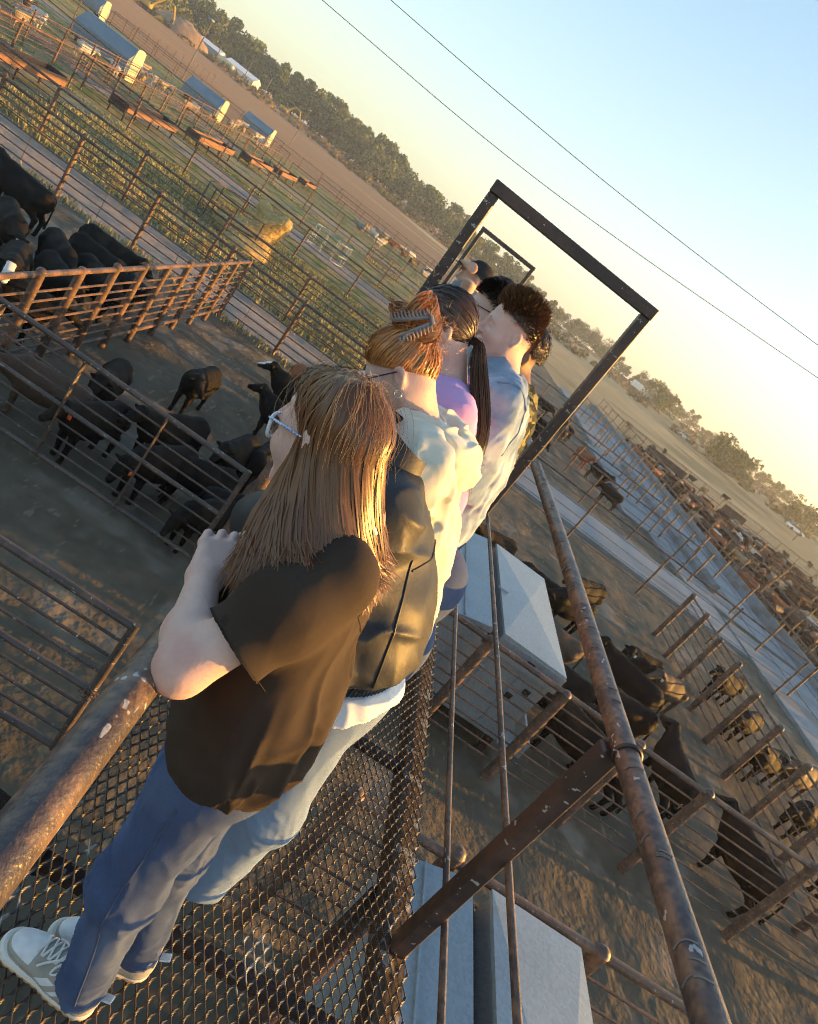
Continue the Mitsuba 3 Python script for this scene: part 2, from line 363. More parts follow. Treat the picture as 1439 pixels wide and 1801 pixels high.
fence('boundary pipe fence turning back along the stubble field beyond the far feeders', (-46, 88), (-52, 135), 4.0, 1.45, .04, .03, (.4, .8, 1.15), stays=False, n=6)
fence('sunlit pipe fence behind the row of orange feed bunks', (-16.6, 17.0), (-17.6, 66), 2.55, 1.45, .05, .038, (.3, .48, .66, .84, 1.02, 1.2), .013, True, n=8)
fence('sunlit pipe fence in front of the blue grey feeders', (-19.7, 30), (-21.6, 78), 2.6, 1.45, .042, .03, (.3, .5, .7, .9, 1.1, 1.28), .012, False, n=8)
for y, t in ((28.5, 'short cross fence by the nearest orange bunk, leading into the far feeder pens'), (40.5, 'cross fence at the near side of the first blue feeder pen'), (58.5, 'cross fence between the first and second blue feeders'), (77.5, 'cross fence between the second and third blue feeders')):
    fence(t, (-20.2, y), (-44, y + 6), 3.0, 1.45, .042, .03, (.3, .6, .9, 1.2), stays=False, n=6)
# right side
fence('heavy pipe fence crossing the near right pen beside the big metal feeder', (1.30, 6.86), (9.1, 6.86), 1.1, 1.47, .062, .034, (.22, .37, .52, .67, .82, .97, 1.12, 1.27), .0135, False, n=12, ts=[.03, .165, .30, .435, .568, .78, 1.0])
fence('heavy pipe fence in the lower right corner beside the closest metal feeder', (1.30, 3.62), (9.1, 3.62), 1.3, 1.47, .062, .036, (.22, .42, .62, .82, 1.02, 1.22), .013, False, n=12, ts=[.01, .11, .27, .44, .62, .8, 1.0])
fence('row of thick short posts with thin cables between two crowded right pens', (9.2, 3.7), (9.3, 16.5), 1.03, 1.42, .068, .022, (.25, .42, .59, .76, .93, 1.1, 1.25), .0145, False, n=12)
fence('pipe fence at the back of the near right pen, in front of the concrete strip', (1.4, 19.1), (14.8, 19.1), 2.48, 1.47, .034, .03, (.3, .55, .8, 1.05, 1.25), .009, False)
fence('pipe fence on the far edge of the pale concrete strip', (1.4, 25.1), (13.0, 25.1), 2.4, 1.45, .036, .03, (.3, .6, .9, 1.2), .009, False)
fence('pipe fence beside the catwalk under its right edge', (1.35, 6.9), (1.45, 19.0), 1.35, 1.5, .05, .04, (.3, .6, .9, 1.2), .02, False)
fence('pipe fence beside the far part of the catwalk', (1.35, 25.2), (1.4, 58), 2.6, 1.45, .042, .03, (.3, .6, .9, 1.2), .011, False, n=6)
for y, t in ((29.4, 'first short cross fence between concrete strip and feeding alley'), (34.1, 'second short cross fence reaching the feeding alley'), (44.0, 'third short cross fence reaching the feeding alley')):
    fence(t, (1.5, y), (13.0, y), 2.4, 1.45, .038, .03, (.3, .6, .9, 1.2), .009, False, n=6)
fence('pipe fence standing on the concrete along the left side of the feeding alley', (13.6, 25.2), (14.0, 62), 2.3, 1.5, .042, .028, (.35, .65, .95, 1.22), .010, False, n=6)
fence('stepped pipe fence standing in the middle of the feeding alley', (15.6, 17.0), (15.9, 60), 2.7, 1.5, .042, .028, (.4, .75, 1.1), .010, False, n=6)
fence('pipe fence between the feed bunk and the crowded right herd', (19.8, 15.5), (19.9, 76), 2.6, 1.5, .045, .033, (.75, 1.0, 1.25), .012, False, n=8)
for i, (y, x1, t) in enumerate(((28, 60, 'pipe cross fence in the right herd nearest to the camera'), (36, 62, 'second pipe cross fence inside the right herd'), (45, 62, 'third pipe cross fence inside the right herd'), (54, 62, 'fourth pipe cross fence inside the right herd'))):
    fence(t, (20.0, y), (x1, y + 2), 3.0, 1.45, .042, .03, (.35, .65, .95, 1.22), .011, False, n=6)
fence('pale many railed fence at the back of the crowded right pens', (20.0, 65), (66, 66), 2.4, 1.6, .045, .035, (.25, .45, .65, .85, 1.05, 1.25, 1.42), .016, False, n=6)
fence('outer pipe fence at the far right side of the herd', (62, 28), (66, 66), 3.0, 1.6, .045, .035, (.3, .6, .9, 1.2), .016, False, n=6)
# solid windbreak panels behind the herd
k = new('windbreak'); 
for i, (a, b) in enumerate((((22.4, 63.2), (27.0, 63.5)), ((31.5, 63.3), (34.2, 63.5)))):
    for j in range(6):
        t0, t1 = j / 6, (j + 1) / 6 - .01
        p = np.array(a) + (np.array(b) - a) * t0; q = np.array(a) + (np.array(b) - a) * t1
        add(k + '__panel', box(((p[0] + q[0]) / 2, (p[1] + q[1]) / 2, .72), (q[0] - p[0], .05, 1.25), bevel=.01), 'windbreak_board' if 'windbreak_board' in scene else M('windbreak_board', pr(proc(lambda p, n, uv: mix((.07, .045, .035), (.12, .08, .06), fbm(p.x * 3, p.z * .7, 0, 3))), .8)), False)
lab(k, 'dark brown solid windbreak panels at the back of the right herd', 'windbreak')

# ------------------------------------------------------------------ gates
def gate(label, x0, x1, y, z0, z1, heavy, thin, straps, group=None):
    k = new('pipe_gate')
    for nm, z in (('top_rail', z1), ('bottom_rail', z0)): rail_between(k + '__' + nm, (x0, y, z), (x1, y, z), .030, 10, 'gate_steel')
    for x in (x0, x1): rail_between(k + '__end_bar', (x, y, z0 - .028), (x, y, z1 + .028), .030, 10, 'gate_steel')
    for z in heavy: rail_between(k + '__middle_rail', (x0, y, z), (x1, y, z), .026, 10, 'gate_steel')
    for z in thin: rail_between(k + '__rod', (x0, y, z), (x1, y, z), .0125, 6, 'gate_steel')
    for x in straps: add(k + '__strap', bar((x, y - .022, z0), (x, y - .022, z1), .075, .012), 'gate_steel', False)
    lab(k, label, 'gate', group); return k
gate('dark pipe gate swung across the left pen just below the first girl', -.36, -4.2, 3.97, .12, 1.32, (.70,), (.27, .41, .55, .87, 1.02, 1.17), ())
k = 'pipe_gate'
ch = []
for i in range(14):
    a = i / 13; c = np.array([-.37 + .05 * math.sin(a * 7), 3.93 - .02 * math.cos(a * 5), .74 - .16 * abs(a - .35)])
    th = np.linspace(0, 2 * np.pi, 9)[:-1]; o = np.stack([.022 * np.cos(th), .004 * np.sin(th) * 0, .014 * np.sin(th)], 1)
    if i % 2: o = o[:, [1, 0, 2]]
    ch.append(tube(c + o, .004, 5, closed=True))
add(k + '__chain', cat(ch), 'gate_steel', 60)
gate('long pipe gate with thick rails and straps in front of the calves', -.55, -4.1, 6.98, .16, 1.36, (.78,), (.31, .46, .62, .93, 1.08, 1.22), (-1.52, -2.48, -3.4))
add('gate_post', capped_post((-.38, 6.98, -.2), (-.38, 6.98, 1.62), .07, 12), 'pipe_steel', 50); lab('gate_post', 'brown hinge post of the long gate right beside the catwalk', 'post')

# ------------------------------------------------------------------ catwalk
C = 'catwalk'; DZ = 2.537; RZ = DZ + 1.07; X0, X1, Y0, Y1 = -.07, 1.165, -1.2, 40.0
def A0(*v): return np.array(v, float)
def deck():
    lw, sw, th = .078, .0345, .0045                        # long and short pitch of the expanded metal
    V, F = [], []; nrow = int((Y1 - Y0) / lw)
    nx = int((X1 + .02 - X0) / sw)
    def strand(a, b, t0, t1, seg=3):
        # flat strand twisting from tilt t0 to t1 (towards +x) along its S path
        t = np.linspace(0, 1, seg + 1); e = t * t * (3 - 2 * t); q = a[None] + (b - a)[None] * np.stack([.35 * t + .65 * e, t, t], 1)
        an = t0 + (t1 - t0) * e; w = np.stack([np.cos(an), 0 * an, -np.sin(an)], 1) * .0044; u = np.stack([np.sin(an), 0 * an, np.cos(an)], 1) * .0017
        ring = np.stack([q + w + u, q + w - u, q - w - u, q - w + u], 1); i0 = sum(len(x) for x in V); V.append(ring.reshape(-1, 3))
        for i in range(seg):
            for j in range(4):
                k2 = (j + 1) % 4; F.append([i0 + i * 4 + j, i0 + i * 4 + k2, i0 + i * 4 + 4 + k2, i0 + i * 4 + 4 + j])
    hx = sw / 2; up_, dn_ = .85, -.7
    for x_, y_ in ((0.0, 0.0), (hx, lw / 2)):              # bond points at the left end of a leg and of a bend
        strand(A0(x_, y_, 0), A0(x_ + hx, y_ - lw / 2, 0), up_, up_ * .7)
        strand(A0(x_, y_, 0), A0(x_ + hx, y_ + lw / 2, 0), up_, dn_)
    V = np.vstack(V); F = np.array(F)
    out_v, out_f, off = [], [], 0
    rows = np.arange(nrow); cols = np.arange(nx)
    seen = rows[(Y0 + rows * lw) < 9.0]
    g = np.array([(c * sw, r * lw) for r in seen for c in cols])
    v = V[None] + np.concatenate([g, np.zeros((len(g), 1))], 1)[:, None]; v = v.reshape(-1, 3) + [X0 + sw / 2, Y0, DZ]
    f = (F[None] + (np.arange(len(g)) * len(V))[:, None, None]).reshape(-1, 4)
    rng = np.random.default_rng(5); v[:, 2] += (meshkit.noise(v * [3, 3, 0], 4) - .5) * .003
    return v, f
add(C + '__deck_mesh', deck(), 'deck_steel', smooth=False)
def far_deck():
    ms = [pipe((x, 9.0, DZ), (x, Y1, DZ), .006, 4) for x in np.arange(X0, X1, .035)] + [pipe((X0, y, DZ), (X1, y, DZ), .006, 4) for y in np.arange(9.0, Y1, .09)]
    return cat(ms)
add(C + '__deck_mesh', far_deck(), 'deck_steel', smooth=False)
ysup = np.arange(-1.0, Y1, 1.22)
add(C + '__edge_beam', cat([box((X1 - .03, (Y0 + Y1) / 2, DZ - .016), (.10, Y1 - Y0, .008)), box((X1 - .076, (Y0 + Y1) / 2, DZ - .065), (.008, Y1 - Y0, .09))]), 'crusted_edge', False)
add(C + '__edge_beam', cat([box((X0 + .03, (Y0 + Y1) / 2, DZ - .016), (.10, Y1 - Y0, .008)), box((X0 + .076, (Y0 + Y1) / 2, DZ - .065), (.008, Y1 - Y0, .09))]), 'crusted_edge', False)
for y in ysup: rail_between(C + '__cross_bearer', (X0 + .02, y, DZ - .06), (X1 - .03, y, DZ - .06), .03, 8, 'frame_steel')
for y in np.arange(1.76, Y1, 3.18):
    for x in (X0 + .02, X1 - .05): add(C + '__leg', pipe((x, y + .25, -.2), (x, y + .25, DZ - .1), .055, 10), 'frame_steel', 50)
def long_rail(x, z, r, y0, y1, wob, n=14):
    ys = np.arange(y0, y1 + .01, .35); q = np.stack([ys * 0 + x, ys, ys * 0 + z], 1)
    q[:, 0] += (meshkit.noise(q * [0, .7, 0] + wob, 1) - .5) * .012; q[:, 2] += (meshkit.noise(q * [0, .6, 0] + wob + 9, 2) - .5) * .012
    return tube(q, r, n)
add(C + '__left_rail', long_rail(-.032, RZ, .0335, Y0, Y1, 1, 20), 'rail_steel', 50)
add(C + '__right_rail', long_rail(1.175, RZ, .0365, Y0, 4.86, 4, 20), 'rail_steel', 50)
add(C + '__right_rail', long_rail(1.16, RZ + .01, .033, 5.02, Y1, 6, 14), 'rail_steel', 50)
for z, w in ((RZ - .54, 2), (RZ - .87, 3)):
    add(C + '__middle_rod', long_rail(1.185, z, .0125, Y0, Y1, w, 8), 'rail_steel', 50)
    add(C + '__middle_rod', long_rail(-.045, z, .0125, Y0, Y1, w + 5, 8), 'rail_steel', 50)
for i, y in enumerate((-.2, 1.765, 6.2, 7.6, 9.2, 10.8, 12.4, 14.0, 17.2, 20.4, 23.6, 26.8, 30, 33.2, 36.4, 39.6)):
    add(C + '__right_post', bar((1.145, y, DZ - .06), (1.155, y, RZ - .03), .065, .065, .008), 'frame_steel', False)
    add(C + '__left_post', bar((-.045, y + .6 if i else y, DZ - .06), (-.04, y + .6 if i else y, RZ - .03), .05, .05, .006), 'frame_steel', False)
for i, (y, top) in enumerate(((4.94, DZ + 2.235), (15.2, DZ + 2.36))):
    xl, xr = -.105, 1.145
    F_ = f'{C}__overhead_frame' + ('' if i == 0 else '_001')
    add(F_ + '__post', bar((xl, y, DZ - .1), (xl, y, top), .075, .075, .006), 'frame_steel', False)
    add(F_ + '__post', bar((xr, y, DZ - .1), (xr, y, top), .075, .075, .006), 'frame_steel', False)
    add(F_ + '__beam', bar((xl - .04, y - .005, top + .041), (xr + .04, y - .005, top + .041), .08, .08, .006), 'frame_steel', False)
wl = []
rng = np.random.default_rng(11)
for y in np.concatenate([rng.uniform(.5, 4.6, 42)]):                                  # weld beads and drip beads along the right rail
    a = rng.uniform(1.9, 3.2); c = np.array([1.175 + .0365 * math.cos(a), y, RZ + .0365 * math.sin(a)])
    th = np.linspace(a - .5, a + .3, 6); q = np.stack([1.175 + .0375 * np.cos(th), y + .006 * np.sin(th * 3), RZ + .0375 * np.sin(th)], 1)
    add(C + '__weld_bead', tube(q, .0022, 5), 'weld_pale' if 'weld_pale' in scene else M('weld_pale', pr((.17, .145, .13), .45)), 60)
# torch cut collar where the post meets the rail
th = np.linspace(0, 2 * np.pi, 25)[:-1]
add(C + '__weld_collar', tube(np.stack([1.175 + .040 * np.cos(th), 1.765 + .03 * np.sin(th) * 0 - .045, RZ + .040 * np.sin(th)], 1), .006, 6, closed=True), 'frame_steel', 60)
lab(C, 'raised brown steel catwalk with expanded metal deck, pipe handrails and square overhead frames', 'catwalk')
for kk, t in ((C + '__overhead_frame', 'nearer square overhead frame'), (C + '__overhead_frame_001', 'far overhead frame behind the visitors')): labels[kk] = {'label': t}
# ------------------------------------------------------------------ people
VC = {'type': 'mesh_attribute', 'name': 'vertex_color'}
def skin(a, b, red=(.62, .30, .24)):
    def fn(p, n, uv):
        f = fbm(p.x * 30, p.y * 30, p.z * 30, 3); g = fbm(p.x * 190, p.y * 190, p.z * 190, 2)
        c = mix(mix(a, b, f * .6 + g * .4), red, smoothstep(.48, .8, fbm(p.x * 13 + 3, p.y * 13, p.z * 13, 3)) * .5)
        return mix(c, mi.Color3f(red) * .55, smoothstep(.78, .9, noise(p.x * 260, p.y * 260, p.z * 260)) * .14)
    return bump(pr(proc(fn), .52, specular=.4), lambda p, n, uv: fbm(p.x * 420, p.y * 420, p.z * 420, 2), .0007, 4e-4)
M('skin_fair', skin((.56, .365, .31), (.64, .45, .39), (.55, .25, .20))); M('skin_tan', skin((.52, .33, .24), (.60, .40, .30))); M('skin_brown', skin((.20, .11, .075), (.26, .15, .10), (.22, .10, .07)))
def weave(a, b, s=1.0, k=900.):
    def fn(p, n, uv):
        w = noise(p.x * k, p.y * k, p.z * k * .35); f = fbm(p.x * 18 * s, p.y * 18 * s, p.z * 9 * s, 3)
        return mix(a, b, f * .65 + w * .35)
    return fn
M('tee_black', pr(proc(weave((.026, .016, .010), (.040, .025, .016))), .92))
M('denim_blue', bump(pr(proc(lambda p, n, uv: mix(mix((.024, .046, .120), (.050, .084, .185), fbm(p.x * 20, p.y * 20, p.z * 8, 3)), (.15, .20, .30), smoothstep(.55, .8, fbm(p.x * 9, p.y * 9, p.z * 3.5, 3)) * .28 + .14 * noise(p.x * 700, p.y * 700, p.z * 260))), .9),
                     lambda p, n, uv: noise(p.x * 600, p.y * 600, p.z * 220), .0007, 5e-4))
M('denim_pale', pr(proc(lambda p, n, uv: mix((.105, .175, .31), (.23, .32, .46), fbm(p.x * 10, p.y * 10, p.z * 4, 4) * .8 + .2 * noise(p.x * 600, p.y * 600, p.z * 220))), .9))
M('denim_jacket', pr(proc(lambda p, n, uv: mix((.17, .25, .36), (.38, .46, .55), smoothstep(.3, .75, fbm(p.x * 14, p.y * 14, p.z * 10, 4)))), .9))
M('leather', bump(pr(proc(lambda p, n, uv: mix((.022, .024, .027), (.045, .047, .05), fbm(p.x * 24, p.y * 24, p.z * 24, 3))), .54, specular=.35), lambda p, n, uv: fbm(p.x * 130, p.y * 130, p.z * 130, 2), .0004, 5e-4))
M('leather_dark', pr((.018, .018, .02), .45))
M('fleece_cream', pr(proc(weave((.56, .54, .44), (.64, .62, .52))), .95, sheen=.4))
M('tee_lilac', pr(proc(lambda p, n, uv: mix((.50, .33, .62), (.66, .28, .50), smoothstep(3.95, 4.12, p.y * .0 + 8.06 - p.z + (fbm(p.x * 6, p.y * 6, p.z * 6, 3) - .5) * .25))), .95, sheen=.3))
M('tee_white', pr((.78, .78, .80), .9)); M('tee_greyblue', pr(proc(weave((.16, .19, .22), (.24, .28, .32))), .95))
M('strap_black', pr((.015, .015, .017), .8))
M('camo', pr(proc(lambda p, n, uv: mix(mix((.045, .05, .03), (.22, .20, .07), smoothstep(.48, .54, fbm(p.x * 22, p.y * 22, p.z * 22, 3))), (.012, .013, .012), smoothstep(.55, .6, fbm(p.x * 30 + 7, p.y * 30, p.z * 30, 2)))), .9))
M('hair_strands', pr(VC, .36, specular=.5)); M('vertex_paint', pr(VC, .6)); M('vertex_matte', pr(VC, .85))
M('clear_plastic', pr((.62, .70, .74), .12, specular=.7)); M('lens_glass', {'type': 'thindielectric'}); M('frame_black', pr((.012, .012, .014), .3))
M('lace_white', pr((.70, .69, .66), .85)); M('sole_gum', pr((.52, .31, .12), .7)); M('eye_white', pr((.75, .73, .70), .2)); M('clip_grey', pr((.20, .18, .19), .2, specular=.7)); M('metal_ring', pr((.8, .78, .72), .2, metallic=1.0))

def head_rot(yaw, pitch=0., roll=0.):
    """Local x = the way the face looks; yaw from -x towards +y, pitch down, roll."""
    f = np.array([-math.cos(yaw) * math.cos(pitch), math.sin(yaw) * math.cos(pitch), -math.sin(pitch)])
    l = unit(np.cross([0, 0, 1], f)); u = np.cross(f, l)
    c, s = math.cos(roll), math.sin(roll); l, u = c * l + s * u, c * u - s * l
    return np.stack([f, l, u], 1)                                     # columns
def sd_head(p, c, R, k=1.0, ears=True):
    k = k * np.linalg.norm(R[:, 0]); q = (p - c) @ R / (k * np.linalg.norm(R[:, 0]))
    d = sd_ell(q, (-.012, 0, .026), (.095, .074, .092))
    d = union(.03, d, sd_ell(q, (.028, 0, -.035), (.060, .058, .085)))
    d = smin(d, sd_cone(q, (.0, 0, -.055), (.066, 0, -.098), .056, .024), .03)
    qa = q * [1, 1, 1]; qa[..., 1] = np.abs(q[..., 1])
    d = smin(d, sd_cone(qa, (-.005, .048, -.03), (.0, .045, -.07), .022, .014), .03)
    d = smin(d, sd_ell(qa, (.056, .036, -.034), (.028, .026, .026)), .025)
    d = smin(d, sd_cone(qa, (.078, .0, .016), (.070, .040, .014), .012, .011), .018)
    d = smax(d, -sd_ell(qa, (.096, .031, -.006), (.017, .020, .013)), .014)
    d = smin(d, sd_ell(qa, (.0715, .031, -.006), (.0145, .017, .0125)), .004)
    d = smin(d, sd_cone(q, (.086, 0, .004), (.108, 0, -.034), .007, .0105), .012)
    d = smin(d, sd_ell(qa, (.096, .012, -.039), (.011, .008, .007)), .007)
    d = smin(d, sd_ell(q, (.083, 0, -.067), (.013, .024, .0065)), .007)
    d = smin(d, sd_ell(q, (.082, 0, -.077), (.012, .021, .007)), .006)
    d = smin(d, sd_ell(q, (.071, 0, -.102), (.018, .022, .016)), .014)
    if ears:
        e = sd_ell(qa, (-.012, .077, -.012), (.014, .007, .027)); e = smin(e, sd_ell(qa, (-.017, .081, -.002), (.016, .0055, .020)), .01)
        e = smax(e, -sd_ell(qa, (-.008, .087, -.006), (.009, .006, .018)), .005); d = smin(d, e, .008)
    return d * k
def strands(P, rad, col, ctr=None, tilt=.45, sides=3):
    """Tapered locks: P (n, m, 3) points, rad per lock, col (n, 3). With ctr (a point or points) flat locks lying on the surface round it, else round ones."""
    P = np.asarray(P, float); n, m = P.shape[:2]
    t = np.gradient(P, axis=1); t /= np.linalg.norm(t, axis=2, keepdims=True) + 1e-12
    w = np.sin(np.linspace(.35, np.pi - .12, m)) ** .5 * (np.ones(n) * rad)[:, None]
    if ctr is None:
        a = np.cross(t, np.array([.31, .53, .79])); a /= np.linalg.norm(a, axis=2, keepdims=True) + 1e-9; b = np.cross(t, a)
        th = np.arange(sides) * 2 * np.pi / sides
        V = P[:, :, None] + w[:, :, None, None] * (np.cos(th)[:, None] * a[:, :, None] + np.sin(th)[:, None] * b[:, :, None])
        i, j = np.meshgrid(np.arange(m - 1), np.arange(sides), indexing='ij'); j2 = (j + 1) % sides
        q = np.stack([i * sides + j, i * sides + j2, (i + 1) * sides + j2, (i + 1) * sides + j], -1).reshape(-1, 4)
    else:
        sides = 2; o = P - ctr; o /= np.linalg.norm(o, axis=2, keepdims=True) + 1e-9
        rg = np.random.default_rng(n); a = np.cross(t, o); a /= np.linalg.norm(a, axis=2, keepdims=True) + 1e-9; b = np.cross(a, t)
        k = (rg.uniform(-tilt, tilt, n))[:, None, None]; a = a * np.cos(k) + b * np.sin(k)
        V = np.stack([P - a * w[:, :, None] * 1.5, P + a * w[:, :, None] * 1.5], 2)
        i = np.arange(m - 1); q = np.stack([i * 2, i * 2 + 1, i * 2 + 3, i * 2 + 2], -1)
    F = (np.arange(n)[:, None, None] * (m * sides) + q[None]).reshape(-1, 4)
    return (V.reshape(-1, 3), F), np.repeat(col, m * sides, 0)
def spline(C, m):
    """Catmull-Rom through control points C (n, k, 3) at m samples."""
    n, k = C.shape[:2]; C = np.concatenate([2 * C[:, :1] - C[:, 1:2], C, 2 * C[:, -1:] - C[:, -2:-1]], 1)
    t = np.linspace(0, k - 1 - 1e-6, m); i = t.astype(int); f = (t - i)[None, :, None]
    p0, p1, p2, p3 = C[:, i], C[:, i + 1], C[:, i + 2], C[:, i + 3]
    return .5 * (2 * p1 + (p2 - p0) * f + (2 * p0 - 5 * p1 + 4 * p2 - p3) * f * f + (3 * p1 - p0 - 3 * p2 + p3) * f ** 3)
def tone(rng, base, n, var=.28):
    return np.clip(np.array(base) * (1 + var * rng.standard_normal((n, 1))) + .012 * rng.standard_normal((n, 3)) * np.array(base) * 3, .004, 1)
ELL_C, ELL_R = np.array([-.012, 0, .026]), np.array([.099, .079, .096])
def ell_pt(th, be, s=1.0):
    return ELL_C + ELL_R * s[..., None] * np.stack([np.cos(th) * np.cos(be), np.sin(th) * np.cos(be), np.sin(be)], -1) if np.ndim(s) else ELL_C + ELL_R * s * np.stack([np.cos(th) * np.cos(be), np.sin(th) * np.cos(be), np.sin(be)], -1)
def scalp_mesh(s, be_front, be_back, m=40):
    """Cap of the scalp down to a hairline that drops from the forehead to the nape."""
    th = np.linspace(-np.pi, np.pi, 2 * m + 1); V = []
    for t in th:
        low = be_front + (be_back - be_front) * (abs(t) / np.pi) ** 1.2
        V.append(ell_pt(np.full(m, t), np.linspace(np.pi / 2, low, m), s))
    V = np.array(V); i, j = np.meshgrid(np.arange(2 * m), np.arange(m - 1), indexing='ij'); k = (i * m + j).ravel()
    return V.reshape(-1, 3), np.stack([k, k + 1, k + m + 1, k + m], 1)
def hair(key, name, c, R, local_strands, rad, col, smooth=True):
    (v, f), cc = strands(local_strands, rad, col); v = v @ R.T + c
    return add(f'{key}__{name}', (v, f), 'hair_strands', smooth=True, color=cc)
def cap(key, c, R, s, bf, bb, col, name='hair'):
    v, f = scalp_mesh(s, bf, bb); v = v @ R.T + c; return v, f, np.repeat(np.array([col]), len(v), 0)
def hair_join(key, name, items):
    V, Fs, Cs, o = [], [], [], 0
    for v, f, c in items:
        f = np.asarray(f); f = f if f.shape[1] == 3 else np.vstack([f[:, [0, 1, 2]], f[:, [0, 2, 3]]])
        V.append(v); Fs.append(f + o); Cs.append(c); o += len(v)
    return add(f'{key}__{name}', (np.vstack(V), np.vstack(Fs)), 'hair_strands', smooth=True, color=np.vstack(Cs))
def loc(S, c, R, rad, col, flat=True):
    (v, f), cc = strands(S, rad, col, ELL_C if flat else None); return v @ R.T + c, f, cc
def wrinkle(p, d, sx, amp, seed=0, warp=.5):
    """Fold field: ridges running along the unit vector d."""
    d = unit(d); u, v, _ = frame(d)
    q = np.stack([p @ u / sx, p @ v / sx, p @ d / (sx * 4.5)], -1)
    q = q + warp * (meshkit.noise(q * .8 + 31, seed + 5) - .5)[..., None]
    n = meshkit.noise(q, seed); return amp * (1 - np.abs(2 * n - 1)) ** 1.5
def limb(p, pts, rs, k=.03):
    d = None
    for a, b, ra, rb in zip(pts[:-1], pts[1:], rs[:-1], rs[1:]):
        e = sd_cone(p, a, b, ra, rb); d = e if d is None else smin(d, e, k)
    return d
def sd_torso(p, cs, lat, ws, ds, k=.08):
    """Torso of flattened cones through the centres cs, half widths ws across lat, half depths ds."""
    lat = unit(lat); d = None
    for i in range(len(cs) - 1):
        a, b = np.asarray(cs[i], float), np.asarray(cs[i + 1], float); s = (ds[i] + ds[i + 1]) / (ws[i] + ws[i + 1])
        m = (a + b) / 2
        q = p - m; q = q + ((q @ lat) * (s - 1))[..., None] * lat
        a2, b2 = a - m, b - m; a2 = a2 + (a2 @ lat) * (s - 1) * lat; b2 = b2 + (b2 @ lat) * (s - 1) * lat
        e = sd_cone(q, a2, b2, ds[i], ds[i + 1]); d = e if d is None else smin(d, e, k)
    return d
def halfspace(p, o, n): return (p - np.asarray(o, float)) @ unit(n)
def A(*v): return np.array(v, float)
def sd_hand(p, wrist, knuck, side, up, curl, thumb, k=1.0, spread=.010, slant=0.0):
    """Palm from wrist to the middle knuckle, four bent fingers and a thumb. side: from little to index finger; up: back of the hand."""
    w, kn, up = np.asarray(wrist, float), np.asarray(knuck, float), unit(up); f = unit(kn - w); s = unit(np.asarray(side, float) - f * (np.asarray(side) @ f)); L = np.linalg.norm(kn - w)
    d = None
    for o in (-.027, -.009, .009, .027):
        e = sd_cone(p, w + s * o * .55 * k, kn + s * o * k - f * abs(o) * .25 + f * o * slant, .0175 * k, .0125 * k); d = e if d is None else smin(d, e, .016)
    for i, (o, ln) in enumerate(((-.030, .030), (-.010, .036), (.010, .039), (.029, .035))):
        b = kn + s * (o * 1.10) * k - f * abs(o) * .25 + f * o * slant + up * .002; ang = 0.0; dr_ = f; r = .0095 * k
        for j, c_ in enumerate(curl):
            ang += c_ * (1 + .08 * (i - 1.5) * (-1) ** j); dd = f * math.cos(ang) - up * math.sin(ang) + s * (o * spread / .03) * .6
            e = b + unit(dd) * ln * k * (1, .72, .62)[j]; d = smin(d, sd_cone(p, b, e, r * (1.08 if j == 0 else 1), r * .90), .0045); b = e; r *= .92
    t0 = w + s * .022 * k + f * .025 * k - up * .004; t1, t2, t3 = [np.asarray(x, float) for x in thumb] if len(thumb) == 3 else (t0, *thumb)
    d = smin(d, sd_cone(p, t0, t1, .0175 * k, .0125 * k), .015); d = smin(d, sd_cone(p, t1, t2, .0125 * k, .011 * k), .006); d = smin(d, sd_cone(p, t2, t3, .011 * k, .0088 * k), .004)
    return d
